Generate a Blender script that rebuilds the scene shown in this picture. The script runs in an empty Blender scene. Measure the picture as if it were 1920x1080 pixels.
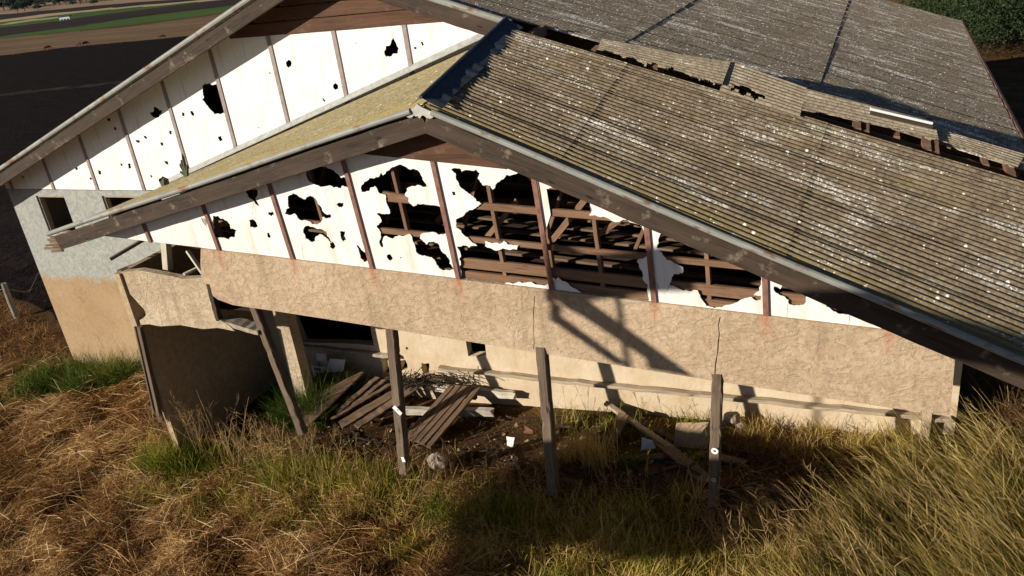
import bpy, math, random
import numpy as np
from mathutils import Vector, Matrix
from mathutils.geometry import delaunay_2d_cdt
random.seed(7); rng = np.random.default_rng(11)
scene = bpy.context.scene

# ---------------------------------------------------------------- camera
FPX, YAW, PITCH, ROLL = 1504.447, 0.453695, 0.414796, -0.131332
def cam_axes():
    cy, sy = math.cos(YAW), math.sin(YAW)
    r = np.array([cy, sy, 0]); f = np.array([-sy, cy, 0]); u = np.array([0, 0, 1.])
    cp, sp = math.cos(PITCH), math.sin(PITCH)
    f2 = f*cp-u*sp; u2 = u*cp+f*sp
    cr, sr = math.cos(ROLL), math.sin(ROLL)
    return r*cr+u2*sr, -r*sr+u2*cr, f2
RX, UX, DX = cam_axes()
ZUP = 7.2                       # everything is laid out relative to the camera's height, then lifted
camd = bpy.data.cameras.new('camera'); cam = bpy.data.objects.new('camera', camd)
scene.collection.objects.link(cam); scene.camera = cam
camd.sensor_width = 36; camd.lens = FPX/1920*36; camd.clip_end = 6000; camd.clip_start = .1
M = Matrix.Identity(4)
for i in range(3):
    M[i][0] = RX[i]; M[i][1] = UX[i]; M[i][2] = -DX[i]
M[2][3] = ZUP
cam.matrix_world = M

# ---------------------------------------------------------------- light
SUN = np.array([-.90, -1., .46]); SUN /= np.linalg.norm(SUN)
world = bpy.data.worlds.new('World'); scene.world = world; world.use_nodes = True
wn = world.node_tree; bg = wn.nodes['Background']
sky = wn.nodes.new('ShaderNodeTexSky'); sky.sky_type = 'NISHITA'; sky.sun_disc = False
sky.sun_elevation = math.asin(SUN[2]); sky.sun_rotation = math.atan2(SUN[0], SUN[1]) % (2*math.pi)
sky.air_density = .55; sky.dust_density = .3; sky.altitude = 400
wn.links.new(sky.outputs[0], bg.inputs[0]); bg.inputs[1].default_value = .05
ld = bpy.data.lights.new('sun', 'SUN'); sun = bpy.data.objects.new('sun', ld)
scene.collection.objects.link(sun); ld.energy = 5.0; ld.angle = math.radians(.5); ld.color = (1, .92, .79)
sun.rotation_euler = Vector(-SUN).to_track_quat('-Z', 'Y').to_euler(); sun.location = (0, 0, 30)
vs = scene.view_settings
vs.view_transform = 'Standard'; vs.look = 'None'; vs.gamma = 1; vs.use_curve_mapping = False; vs.exposure = .38

# ---------------------------------------------------------------- pixel <-> place
def ray(x, y): return (x-960)/FPX*RX-(y-540)/FPX*UX+DX
def onplane(x, y, n, k):
    v = ray(x, y); return v*(k/(np.dot(n, v)))
def at_y(x, y, Y): return onplane(x, y, np.array([0, 1., 0]), Y)
def at_z(x, y, Z): return onplane(x, y, np.array([0, 0, 1.]), Z)
def project(P):
    P = np.asarray(P, float); z = P@DX
    return 960+FPX*(P@RX)/z, 540-FPX*(P@UX)/z, z
NA = np.array([0.03154, -0.99806, -0.05363]); KA = -7.8065    # front face of the extension
def at_a(x, y): return onplane(x, y, NA, KA)
def ya(x, z): return (KA-NA[0]*x-NA[2]*z)/NA[1]
YB = 10.19

# ---------------------------------------------------------------- helpers
def link(o): scene.collection.objects.link(o); return o
def wloc(p):
    v = Vector((0, 0, 0))
    while p is not None: v += p.location; p = p.parent
    return v
def obj(name, V, F, mat, parent=None, uv=None, smooth=False, loc=None):
    """one mesh object; V in world coordinates, made local to its parent"""
    V = np.asarray(V, float)
    me = bpy.data.meshes.new(name)
    off = np.array(wloc(parent)) if parent is not None else np.zeros(3)
    o = bpy.data.objects.new(name, me)
    if parent is None:
        base = np.array(loc) if loc is not None else np.array([V[:, 0].mean(), V[:, 1].mean(), V[:, 2].min()])
        o.location = base; V = V-base
    else:
        c = V.mean(0)-off; o.location = c; V = V-off-c; o.parent = parent
    if isinstance(F, np.ndarray):
        n = len(F); k = F.shape[1]
        me.vertices.add(len(V)); me.vertices.foreach_set('co', V.astype(np.float32).ravel())
        me.loops.add(n*k); me.loops.foreach_set('vertex_index', F.astype(np.int32).ravel())
        me.polygons.add(n); me.polygons.foreach_set('loop_start', np.arange(0, n*k, k, dtype=np.int32))
        me.polygons.foreach_set('loop_total', np.full(n, k, dtype=np.int32))
        me.update(calc_edges=True)
    else:
        me.from_pydata([tuple(v) for v in V], [], F)
    me.materials.append(mat)
    if uv is not None:
        l = me.uv_layers.new(name='UVMap'); uv = np.asarray(uv, np.float32)
        idx = np.empty(len(me.loops), np.int32); me.loops.foreach_get('vertex_index', idx)
        l.data.foreach_set('uv', (uv[idx] if len(uv) != len(me.loops) else uv).ravel())
    if smooth: me.polygons.foreach_set('use_smooth', np.ones(len(me.polygons), bool))
    return link(o)
def empty(name, loc, parent=None):
    o = bpy.data.objects.new(name, None); o.empty_display_size = .2
    o.location = Vector(loc) - (wloc(parent) if parent else Vector((0, 0, 0)))
    if parent: o.parent = parent
    return link(o)
def tag(o, label=None, cat=None, group=None, kind=None):
    if label: o['label'] = label
    if cat: o['category'] = cat
    if group: o['group'] = group
    if kind: o['kind'] = kind
    return o

class MB:
    """collects shapes; build() links them as one mesh object with UVs (u along, v across, metres)"""
    def __init__(s): s.V = []; s.F = []; s.UV = []
    def quad(s, a, b, c, d, uv=None):
        n = len(s.V); s.V += [a, b, c, d]; s.F.append((n, n+1, n+2, n+3))
        s.UV += uv or [(0, 0), (1, 0), (1, 1), (0, 1)]
    def poly(s, pts, uv):
        n = len(s.V); s.V += list(pts); s.F.append(tuple(range(n, n+len(pts)))); s.UV += uv
    def beam(s, p0, p1, w, h, up=(0, 0, 1), seg=6, jit=.0, bevel=.006, twist=0, ragged=0, chip=0):
        p0 = np.array(p0, float); p1 = np.array(p1, float); d = p1-p0; L = np.linalg.norm(d); d /= L
        up = np.array(up, float); sd = np.cross(d, up); sd /= np.linalg.norm(sd); up = np.cross(sd, d)
        b = min(bevel, w*.3, h*.3); o = random.random()*30
        ring = [(-w/2+b, -h/2), (w/2-b, -h/2), (w/2, -h/2+b), (w/2, h/2-b), (w/2-b, h/2), (-w/2+b, h/2), (-w/2, h/2-b), (-w/2, -h/2+b)]
        acc = [0]
        for k in range(8):
            a, c = ring[k], ring[(k+1) % 8]; acc.append(acc[-1]+math.hypot(a[0]-c[0], a[1]-c[1]))
        base = len(s.V); R = []
        n = max(2, seg)
        for i in range(n+1):
            t = i/n; j1 = (random.random()-.5)*jit; j2 = (random.random()-.5)*jit; tw = twist*t
            row = []
            for k, (a, c) in enumerate(ring):
                if chip and random.random() < .12: a, c = a*(1-chip*random.random()), c*(1-chip*random.random())
                aa = a*math.cos(tw)-c*math.sin(tw); cc = a*math.sin(tw)+c*math.cos(tw)
                e = (random.random()-.5)*ragged if i in (0, n) else 0
                row.append(p0+d*(L*t+e)+sd*(aa+j1)+up*(cc+j2))
            R.append(row)
        for i in range(n):
            for k in range(8):
                k2 = (k+1) % 8
                u0, u1 = o+L*i/n, o+L*(i+1)/n
                s.quad(R[i][k], R[i+1][k], R[i+1][k2], R[i][k2], [(u0, o+acc[k]), (u1, o+acc[k]), (u1, o+acc[k+1]), (u0, o+acc[k+1])])
        s.poly(R[0], [(o+a, o+c) for a, c in ring]); s.poly(R[-1][::-1], [(o+a, o+c) for a, c in ring][::-1])
    def tube(s, pts, r, n=8, a0=0, a1=2*math.pi, cap=True):
        pts = [np.array(p, float) for p in pts]; rr = r if hasattr(r, '__len__') else [r]*len(pts)
        R = []; acc = 0; us = []
        full = abs(a1-a0-2*math.pi) < 1e-6
        for i, p in enumerate(pts):
            d = pts[min(i+1, len(pts)-1)]-pts[max(i-1, 0)]; d /= np.linalg.norm(d)
            ref = np.array([0, 0, 1.]) if abs(d[2]) < .9 else np.array([1., 0, 0])
            sd = np.cross(d, ref); sd /= np.linalg.norm(sd); up = np.cross(sd, d)
            if i: acc += np.linalg.norm(p-pts[i-1])
            us.append(acc)
            m = n if full else n+1
            R.append([p+rr[i]*(math.cos(a0+(a1-a0)*k/n)*sd+math.sin(a0+(a1-a0)*k/n)*up) for k in range(m)])
        for i in range(len(pts)-1):
            for k in range(n):
                k2 = (k+1) % n if full else k+1
                s.quad(R[i][k], R[i+1][k], R[i+1][k2], R[i][k2], [(us[i], k*.05), (us[i+1], k*.05), (us[i+1], k*.05+.05), (us[i], k*.05+.05)])
        if cap and full:
            s.poly(R[0], [(0, 0)]*n); s.poly(R[-1][::-1], [(0, 0)]*n)
    def box(s, x0, x1, y0, y1, z0, z1):
        c = [np.array(p, float) for p in ((x0, y0, z0), (x1, y0, z0), (x1, y1, z0), (x0, y1, z0), (x0, y0, z1), (x1, y0, z1), (x1, y1, z1), (x0, y1, z1))]
        for f in ((0, 1, 5, 4), (1, 2, 6, 5), (2, 3, 7, 6), (3, 0, 4, 7), (4, 5, 6, 7), (3, 2, 1, 0)):
            q = [c[k] for k in f]; u = np.linalg.norm(q[1]-q[0]); v = np.linalg.norm(q[3]-q[0])
            s.quad(*q, [(0, 0), (u, 0), (u, v), (0, v)])
    def build(s, name, mat, parent=None, smooth=False, loc=None):
        return obj(name, np.array(s.V), s.F, mat, parent, uv=s.UV, smooth=smooth, loc=loc)

def inside(poly, x, y):
    c = False; n = len(poly); j = n-1
    for i in range(n):
        xi, yi = poly[i]; xj, yj = poly[j]
        if (yi > y) != (yj > y) and x < (xj-xi)*(y-yi)/(yj-yi)+xi: c = not c
        j = i
    return c
def ragged(poly, amp, depth=2, scale=1.):
    pts = [tuple(p) for p in poly]
    for _ in range(depth):
        out = []
        for i in range(len(pts)):
            a, b = pts[i], pts[(i+1) % len(pts)]
            L = math.hypot(b[0]-a[0], b[1]-a[1]); out.append(a)
            if L > .02*scale:
                k = (random.random()-.5)*min(amp, .35)*L
                out.append(((a[0]+b[0])/2-(b[1]-a[1])/L*k, (a[1]+b[1])/2+(b[0]-a[0])/L*k))
        pts = out
    return pts
def sheet(name, outer, holes, lift, thick, mat, parent=None, grid=None):
    """plate with holes: outer/holes in (x,z); lift(x,z)->y of its front face; extruded back by thick"""
    vs_, es = [], []
    for poly in [outer]+holes:
        n = len(vs_); vs_ += [Vector(p) for p in poly]
        es += [(n+i, n+(i+1) % len(poly)) for i in range(len(poly))]
    if grid:
        xs = [p[0] for p in outer]; zs = [p[1] for p in outer]
        x = min(xs)+grid/2
        while x < max(xs):
            z = min(zs)+grid/2
            while z < max(zs):
                vs_.append(Vector((x+random.uniform(-.2, .2)*grid, z+random.uniform(-.2, .2)*grid))); z += grid
            x += grid
    co, ed, fa, *_ = delaunay_2d_cdt(vs_, es, [], 0, 1e-6)
    keep = []
    for f in fa:
        cx = sum(co[i][0] for i in f)/len(f); cz = sum(co[i][1] for i in f)/len(f)
        if inside(outer, cx, cz) and not any(inside(h, cx, cz) for h in holes): keep.append(tuple(f))
    n = len(co)
    V = [(c[0], lift(c[0], c[1]), c[1]) for c in co]+[(c[0], lift(c[0], c[1])+thick, c[1]) for c in co]
    F = []; cnt = {}
    for f in keep:
        # orientation: front faces look to -y
        a = [co[i] for i in f]
        ar = sum(a[i][0]*a[(i+1) % len(a)][1]-a[(i+1) % len(a)][0]*a[i][1] for i in range(len(a)))
        if ar < 0: f = f[::-1]
        F.append(f); F.append(tuple(i+n for i in f[::-1]))
        for i in range(len(f)):
            e = (f[i], f[(i+1) % len(f)]); cnt[e] = 1
    for (a, b) in list(cnt):
        if (b, a) not in cnt: F.append((b, a, a+n, b+n))
    return obj(name, V, F, mat, parent, uv=[(v[0], v[2]) for v in V])

# ---------------------------------------------------------------- materials
class NT:
    def __init__(s, name, rough=.85, spec=.25):
        s.m = bpy.data.materials.new(name); s.m.use_nodes = True; s.t = s.m.node_tree
        s.b = s.t.nodes['Principled BSDF']; s.b.inputs['Roughness'].default_value = rough
        s.b.inputs['Specular IOR Level'].default_value = spec
        s.tc = s.t.nodes.new('ShaderNodeTexCoord')
    def n(s, typ, **kw):
        nd = s.t.nodes.new(typ)
        for k, v in kw.items(): setattr(nd, k, v)
        return nd
    def l(s, a, b): s.t.links.new(a, b)
    def map(s, src='Object', scale=(1, 1, 1), rot=(0, 0, 0), loc=(0, 0, 0)):
        m = s.n('ShaderNodeMapping'); m.inputs['Scale'].default_value = scale; m.inputs['Rotation'].default_value = rot; m.inputs['Location'].default_value = loc
        s.l(s.tc.outputs[src], m.inputs[0]); return m.outputs[0]
    def noise(s, vec, scale, detail=5, rough=.6, dist=0, out='Fac'):
        t = s.n('ShaderNodeTexNoise'); t.inputs['Scale'].default_value = scale; t.inputs['Detail'].default_value = detail
        t.inputs['Roughness'].default_value = rough; t.inputs['Distortion'].default_value = dist
        s.l(vec, t.inputs['Vector']); return t.outputs[out]
    def voro(s, vec, scale, feature='F1', out='Distance', rnd=1):
        t = s.n('ShaderNodeTexVoronoi', feature=feature); t.inputs['Scale'].default_value = scale; t.inputs['Randomness'].default_value = rnd
        s.l(vec, t.inputs['Vector']); return t.outputs[out]
    def ramp(s, fac, stops, interp='LINEAR'):
        r = s.n('ShaderNodeValToRGB'); r.color_ramp.interpolation = interp; e = r.color_ramp.elements
        while len(e) < len(stops): e.new(.5)
        for k, (p, c) in enumerate(stops):
            e[k].position = p; e[k].color = (c, c, c, 1) if not hasattr(c, '__len__') else (*c, 1)
        s.l(fac, r.inputs[0]); return r.outputs[0]
    def mix(s, fac, a, b, mode='MIX'):
        m = s.n('ShaderNodeMix', data_type='RGBA', blend_type=mode)
        for inp, v in ((m.inputs[0], fac), (m.inputs[6], a), (m.inputs[7], b)):
            if hasattr(v, 'is_linked') or hasattr(v, 'links'): s.l(v, inp)
            elif hasattr(v, '__len__'): inp.default_value = (*v, 1)
            else: inp.default_value = v
        return m.outputs[2]
    def math(s, op, a, b=0, clamp=False):
        m = s.n('ShaderNodeMath', operation=op, use_clamp=clamp)
        for inp, v in ((m.inputs[0], a), (m.inputs[1], b)):
            if hasattr(v, 'links'): s.l(v, inp)
            else: inp.default_value = v
        return m.outputs[0]
    def sep(s, vec):
        m = s.n('ShaderNodeSeparateXYZ'); s.l(vec, m.inputs[0]); return m.outputs
    def bump(s, h, strength=.5, dist=.01):
        b = s.n('ShaderNodeBump'); b.inputs['Strength'].default_value = strength; b.inputs['Distance'].default_value = dist
        s.l(h, b.inputs['Height']); s.l(b.outputs[0], s.b.inputs['Normal'])
    def col(s, c):
        if hasattr(c, 'links'): s.l(c, s.b.inputs['Base Color'])
        else: s.b.inputs['Base Color'].default_value = (*c, 1)
        return s.m

def wood(name, dark, light, pale=.25, rough=.8, knots=True, kn=1):
    s = NT(name, rough)
    v = s.map('UV', scale=(2.2, 34, 1)); v2 = s.map('UV', scale=(.8, 5, 1)); v3 = s.map('UV', scale=(1, 1, 1))
    g = s.noise(v, 1.0, 8, .7, .6); h = s.noise(v2, 1.2, 5, .6); k = s.noise(v3, 4.5, 4, .65)
    c = s.ramp(g, [(.3, dark), (.62, light)])
    c = s.mix(s.ramp(h, [(.35, 0.), (.75, .7)]), c, tuple(min(1, x*1.6) for x in light))
    c = s.mix(s.math('MULTIPLY', s.ramp(k, [(.58, 0.), (.72, 1.)]), pale), c, (.42, .34, .25))
    if knots:
        d = s.voro(s.map('UV', scale=(1.4, 4.2, 1)), 1.3)
        c = s.mix(s.ramp(d, [(.05, .85), (.12, 0.)]), c, tuple(x*.35 for x in dark))
    crack = s.ramp(s.noise(s.map('UV', scale=(.8, 60, 1)), 1.4, 3, .5), [(.28, 0.), (.36, 1.)])
    c = s.mix(crack, tuple(x*.3 for x in dark), c)
    s.bump(s.math('ADD', g, crack), .5, .004)
    return s.col(c)
M_WOOD = wood('weathered_timber', (.03, .021, .016), (.085, .06, .044))
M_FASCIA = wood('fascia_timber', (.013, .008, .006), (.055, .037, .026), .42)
M_WOODR = wood('sheltered_timber', (.085, .045, .026), (.20, .115, .068), .25)
M_BOARD = wood('red_gable_board', (.04, .018, .011), (.095, .047, .027), .15)
M_PLANK = wood('fallen_plank_timber', (.07, .043, .027), (.17, .11, .07), .2)
M_LEDGE = wood('grimy_ledge_timber', (.15, .115, .08), (.36, .29, .205), .6)
M_OLDPOST = wood('grey_fence_timber', (.10, .09, .075), (.24, .215, .18), .3)
M_PALE = wood('bleached_timber', (.26, .23, .18), (.5, .45, .36), .2)
M_GREYW = wood('grey_post_timber', (.035, .024, .017), (.13, .092, .064), .12)

def stucco(name, base, pale, rust=False, strength=1.):
    s = NT(name, .92)
    o = s.map('Object'); d = s.noise(o, 3.5, 3, .5, out='Color')
    dv = s.n('ShaderNodeVectorMath', operation='MULTIPLY_ADD'); s.l(d, dv.inputs[0]); dv.inputs[1].default_value = (.35, .35, .35); s.l(o, dv.inputs[2])
    q = s.map('Object', scale=(1, 1, 1.6)); q2 = s.n('ShaderNodeVectorMath', operation='MULTIPLY_ADD'); s.l(d, q2.inputs[0]); q2.inputs[1].default_value = (.25, .25, .25); s.l(q, q2.inputs[2])
    a = s.noise(q2.outputs[0], 6.0, 6, .60, .9)
    isl = s.ramp(a, [(.44, 0.), (.53, 1.)])                        # flattened trowelled islands
    line = s.ramp(s.math('ABSOLUTE', s.math('SUBTRACT', a, .485)), [(0., 0.), (.004, .0), (.014, 1.)])
    fine = s.noise(o, 60, 5, .7)
    big = s.noise(o, .9, 4, .6)
    c = s.mix(s.ramp(big, [(.3, 0.), (.7, 1.)]), base, pale)
    c = s.mix(s.math('MULTIPLY', s.ramp(a, [(.43, 0.), (.56, 1.)]), .30), c, tuple(min(1, x*1.15) for x in pale))
    c = s.mix(s.ramp(s.noise(o, 16, 7, .8), [(.40, .45), (.56, 0.)]), c, tuple(x*.6 for x in base))
    run = s.ramp(s.noise(s.map('Object', scale=(5, 5, .5)), 1.1, 5, .65), [(.52, 0.), (.72, .5)])
    c = s.mix(run, c, tuple(x*.62 for x in base))
    gaps = s.ramp(s.noise(o, 2.3, 4, .6), [(.44, 0.), (.60, 1.)])
    lm = s.math('MULTIPLY', s.math('SUBTRACT', 1, line), gaps)
    c = s.mix(s.math('MULTIPLY', lm, .0), c, tuple(x*.42 for x in base))
    c = s.mix(s.ramp(fine, [(.3, .25), (.55, 0.)]), c, tuple(x*.55 for x in base))
    if rust:
        x, y, z = s.sep(s.tc.outputs['UV'])[0:3]
        # rust runs below each steel strip (strips stand every 1.2 m)
        ph = s.math('PINGPONG', s.math('SUBTRACT', x, -8.14), .6)
        zz = s.math('ADD', y, s.math('MULTIPLY', s.math('SUBTRACT', x, -8.14), .0775))   # height relative to the panel base line
        near = s.ramp(s.math('ADD', ph, s.math('MULTIPLY', s.noise(o, 9, 4, .6), .10)), [(.05, 1.), (.13, 0.)])
        fall = s.ramp(s.math('SUBTRACT', -3.49, zz), [(0., 1.), (.38, 0.)])
        c = s.mix(s.math('MULTIPLY', s.math('MULTIPLY', near, fall), .6), c, (.42, .12, .05))
    hgt = s.math('ADD', s.math('MULTIPLY', isl, .55), s.math('MULTIPLY', fine, .35))
    hgt = s.math('ADD', hgt, s.math('MULTIPLY', s.noise(o, 14, 6, .7, .8), 1.2))
    s.bump(hgt, 1.0*strength, .007)
    return s.col(c)
M_BAND = stucco('trowelled_stucco', (.42, .295, .19), (.56, .43, .295), rust=True)
M_BALU = stucco('pale_trowelled_stucco', (.38, .28, .18), (.56, .46, .33), strength=1.2)

def wall_mat():
    s = NT('painted_render', .92)
    z = s.sep(s.tc.outputs['UV'])[1]; o = s.map('Object')
    e = s.math('ADD', z, s.math('MULTIPLY', s.math('SUBTRACT', s.noise(o, 2.2, 7, .75), .5), .60))
    f = s.ramp(s.math('ADD', e, 6.0), [(.56, 1.), (.70, 0.)])        # tan below about z=-5.38
    sw = s.noise(s.map('Object', scale=(1, 1, 1)), 5.5, 6, .65, 2.2)
    grey = s.mix(s.ramp(sw, [(.35, 0.), (.7, 1.)]), (.24, .245, .225), (.40, .405, .37))
    tan = s.mix(s.ramp(sw, [(.3, 0.), (.7, 1.)]), (.27, .17, .085), (.37, .25, .14))
    big = s.ramp(s.noise(o, .8, 4, .6), [(.35, 0.), (.7, .5)])
    tan = s.mix(big, tan, (.44, .32, .20))
    c = s.mix(f, grey, tan)
    x = s.sep(s.tc.outputs['UV'])[0]
    # right of the porch wall the wall is cream with a grubby foot
    cr = s.mix(s.ramp(s.noise(o, 2.4, 6, .7), [(.3, 0.), (.7, 1.)]), (.50, .385, .25), (.62, .51, .375))
    cr = s.mix(s.ramp(s.noise(s.map('Object', scale=(1, 1, .25)), 7, 4, .6), [(.55, 0.), (.75, .5)]), cr, (.45, .28, .15))
    c = s.mix(s.ramp(s.math('ADD', s.math('MULTIPLY', x, .1), 1.03), [(.0, 0.), (.01, 1.)]), c, cr)
    s.bump(s.math('ADD', sw, s.math('MULTIPLY', s.noise(o, 50, 4, .6), .3)), .7, .012)
    return s.col(c)
M_WALL = wall_mat()

def fibro(name, base, stain):
    s = NT(name, .8)
    o = s.map('Object')
    c = s.mix(s.ramp(s.noise(o, 1.6, 5, .65), [(.42, 0.), (.75, .55)]), base, stain)
    c = s.mix(s.ramp(s.noise(s.map('Object', scale=(1, 1, .2)), 9, 4, .6), [(.52, 0.), (.75, .45)]), c, (.5, .36, .22))
    c = s.mix(s.ramp(s.voro(o, 22), [(.04, .6), (.07, 0.)]), c, (.3, .22, .16))
    s.bump(s.noise(o, 40, 3, .6), .15, .003)
    return s.col(c)
M_FIBA = fibro('white_fibre_cement', (.84, .83, .80), (.70, .63, .50))
M_FIBB = fibro('cream_fibre_cement', (.84, .83, .79), (.74, .66, .52))

def strip_mat(name, a, b):
    s = NT(name, .7); o = s.map('Object', scale=(1, 1, .6))
    c = s.mix(s.ramp(s.noise(o, 14, 5, .7), [(.35, 0.), (.65, 1.)]), a, b)
    s.bump(s.noise(o, 60, 3, .6), .2, .002)
    return s.col(c)
M_STRA = strip_mat('rusted_red_strip', (.17, .07, .05), (.27, .15, .12))
M_STRB = strip_mat('grey_purple_strip', (.22, .17, .16), (.34, .28, .26))

def roofing(name, base, dark, moss, white, whiteamt, mossy=None):
    s = NT(name, .95, .1)
    o = s.map('Object'); st = s.map('UV', scale=(.30, 1.3, 1))
    uvw = s.map('UV'); n1 = s.noise(uvw, 3.2, 8, .8)
    c = s.mix(s.ramp(n1, [(.2, 0.), (.62, 1.)]), dark, base)
    c = s.mix(s.ramp(s.noise(o, 22, 5, .8), [(.38, .75), (.56, 0.)]), c, tuple(x*.45 for x in dark))
    c = s.mix(s.ramp(s.noise(uvw, 1.3, 4, .6), [(.5, 0.), (.75, .35)]), c, moss)
    if mossy:
        vv = s.sep(s.tc.outputs['UV'])[1]
        e = s.math('ADD', vv, s.math('MULTIPLY', s.noise(o, 3, 4, .6), .4))
        c = s.mix(s.ramp(e, [(.15, .75), (mossy, 0.)]), c, moss)
    streak = s.noise(st, 2.6, 6, .7, .3)
    dens = s.ramp(streak, [(.52, 0.), (.64, 1.)])
    spk = s.voro(o, 34); spk2 = s.voro(o, 11)
    rnd = s.voro(o, 34, out='Color'); rnd2 = s.voro(o, 11, out='Color')
    r1 = s.sep(rnd)[0]; r2 = s.sep(rnd2)[0]
    m1 = s.math('MULTIPLY', s.ramp(spk, [(.26, 1.), (.34, 0.)]), s.math('GREATER_THAN', s.math('ADD', s.math('MULTIPLY', r1, .75), s.math('MULTIPLY', dens, .55)), .92-whiteamt*.25))
    m2 = s.math('MULTIPLY', s.ramp(spk2, [(.17, 1.), (.23, 0.)]), s.math('GREATER_THAN', r2, .92-whiteamt*.03))
    m3 = s.math('MULTIPLY', s.math('MULTIPLY', dens, s.ramp(s.noise(o, 38, 5, .75), [(.47, 0.), (.55, 1.)])), whiteamt)
    mm = s.math('MAXIMUM', s.math('MAXIMUM', m1, m2), m3, clamp=True)
    c = s.mix(mm, c, white)
    s.bump(s.noise(o, 60, 4, .7), .4, .004)
    return s.col(c)
M_RF_A = roofing('lichened_roof_sheet', (.31, .24, .16), (.12, .09, .06), (.25, .19, .075), (.80, .77, .68), .75, mossy=.6)
M_RF_AL = roofing('mossy_roof_sheet', (.36, .30, .17), (.27, .22, .12), (.36, .27, .08), (.58, .54, .40), .35, mossy=.9)
M_RF_B = roofing('grey_lichened_roof_sheet', (.38, .31, .23), (.17, .135, .10), (.32, .24, .13), (.88, .84, .76), 1.15)
M_RF_L = roofing('pale_loose_roof_sheet', (.46, .38, .27), (.28, .22, .15), (.34, .27, .15), (.75, .71, .60), .7)

def plain(name, col, rough=.7, metal=0, var=.25, bump=.2, scale=12):
    s = NT(name, rough); s.b.inputs['Metallic'].default_value = metal; o = s.map('Object')
    c = s.mix(s.ramp(s.noise(o, scale, 5, .65), [(.3, 0.), (.7, 1.)]), tuple(x*(1-var) for x in col), tuple(min(1, x*(1+var)) for x in col))
    s.bump(s.noise(o, scale*4, 4, .6), bump, .005)
    return s.col(c)
M_CAP = plain('dark_blue_cap_metal', (.05, .062, .085), .55, .0)
M_CAPE = plain('grey_cap_end', (.42, .40, .36), .7)
def rolled():
    s = NT('rusty_rolled_capping', .6); v = s.map('UV', scale=(1, .5, 1))
    c = s.mix(s.ramp(s.noise(v, 1.6, 5, .6), [(.3, 0.), (.7, 1.)]), (.20, .20, .18), (.32, .325, .295))
    c = s.mix(s.ramp(s.noise(v, 2.3, 6, .7), [(.53, 0.), (.62, .9)]), c, (.17, .075, .035))
    s.bump(s.noise(v, 30, 4, .6), .2, .004); return s.col(c)
M_ROLL = rolled()
M_FLASH = plain('grey_flashing', (.33, .33, .31), .5)
M_GUT = plain('rusty_gutter', (.20, .11, .075), .8, var=.5)
M_CONC = plain('rough_concrete', (.36, .30, .23), .95, var=.3, bump=.6)
M_WHITE = plain('white_plastic', (.72, .72, .68), .5, var=.08)
M_BLACK = plain('black_marking', (.02, .02, .02), .6)
M_PAPER = plain('white_paper_tag', (.80, .80, .76), .8, var=.04)
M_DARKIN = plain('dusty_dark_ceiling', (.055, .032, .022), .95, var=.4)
M_STONE = plain('pinkish_stone', (.42, .32, .25), .9, var=.35, bump=1., scale=6)
M_RUSTB = plain('rusty_bits', (.16, .07, .035), .9, var=.5)
M_CACT = plain('grey_green_cactus', (.085, .095, .055), .8, var=.4, scale=25)
M_CARD = plain('tan_fibre_board', (.40, .29, .18), .9, var=.2)

# ---------------------------------------------------------------- terrain
def smooth(t): t = np.clip(t, 0, 1); return t*t*(3-2*t)
_ph = rng.uniform(0, 6.28, (14, 2)); _dr = rng.normal(size=(14, 2)); _dr /= np.linalg.norm(_dr, axis=1)[:, None]
def lumps(x, y, f0=.5, n=7):
    s = 0
    for i in range(n):
        f = f0*1.6**i; s = s+np.sin((x*_dr[i, 0]+y*_dr[i, 1])*f*2*math.pi+_ph[i, 0])*.5**(i*.75)
    return s
def ground(x, y):
    x = np.asarray(x, float); y = np.asarray(y, float)
    z = -7.5+.75*smooth((x+15)/15)
    z = z-.22*smooth((y-8.3)/1.2)*smooth((x+9)/3)*(1-smooth((x-.2)/.8))*.9
    d = np.maximum(0, np.maximum((-x-19)/75, (y-26)/75*(1-smooth((x+14)/18)*(1-smooth((y-90)/120)))))
    z = z-13.5*smooth(d)
    near = 1-smooth((np.hypot(x+5, y-7)-25)/20)
    z = z+near*.035*lumps(x, y)*(1-smooth((y-8.2)/.6)*smooth((x+10.4)/.5))
    return z
def on_ground(px, py):
    v = ray(px, py); t = 2.
    while t < 4000:
        P = v*t
        if P[2] < ground(P[0], P[1]): break
        t *= 1.01
    lo, hi = t/1.01, t
    for _ in range(25):
        m = (lo+hi)/2; P = v*m
        if P[2] < ground(P[0], P[1]): hi = m
        else: lo = m
    return v*hi

def on_ground_many(px, py):
    V = ((np.asarray(px, float)-960)/FPX)[:, None]*RX-((np.asarray(py, float)-540)/FPX)[:, None]*UX+DX
    t = np.full(len(V), 2.); live = np.ones(len(V), bool)
    for _ in range(800):
        P = V*t[:, None]; up_ = P[:, 2] >= ground(P[:, 0], P[:, 1]); live &= up_
        t = np.where(live, t*1.01, t)
        if not live.any(): break
    lo, hi = t/1.01, t
    for _ in range(22):
        m = (lo+hi)/2; P = V*m[:, None]; b_ = P[:, 2] < ground(P[:, 0], P[:, 1]); hi = np.where(b_, m, hi); lo = np.where(b_, lo, m)
    P = V*hi[:, None]; return P[t < 6500]
def soil_mat():
    s = NT('dry_earth', 1., .05); o = s.map('Object')
    n = s.noise(o, 1.6, 7, .7)
    c = s.ramp(n, [(.3, (.035, .018, .010)), (.5, (.085, .045, .022)), (.7, (.16, .095, .045))])
    c = s.mix(s.ramp(s.noise(o, 30, 5, .8), [(.5, 0.), (.7, .8)]), c, (.25, .15, .07))
    s.bump(s.noise(o, 20, 6, .8), 1., .05); return s.col(c)
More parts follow.
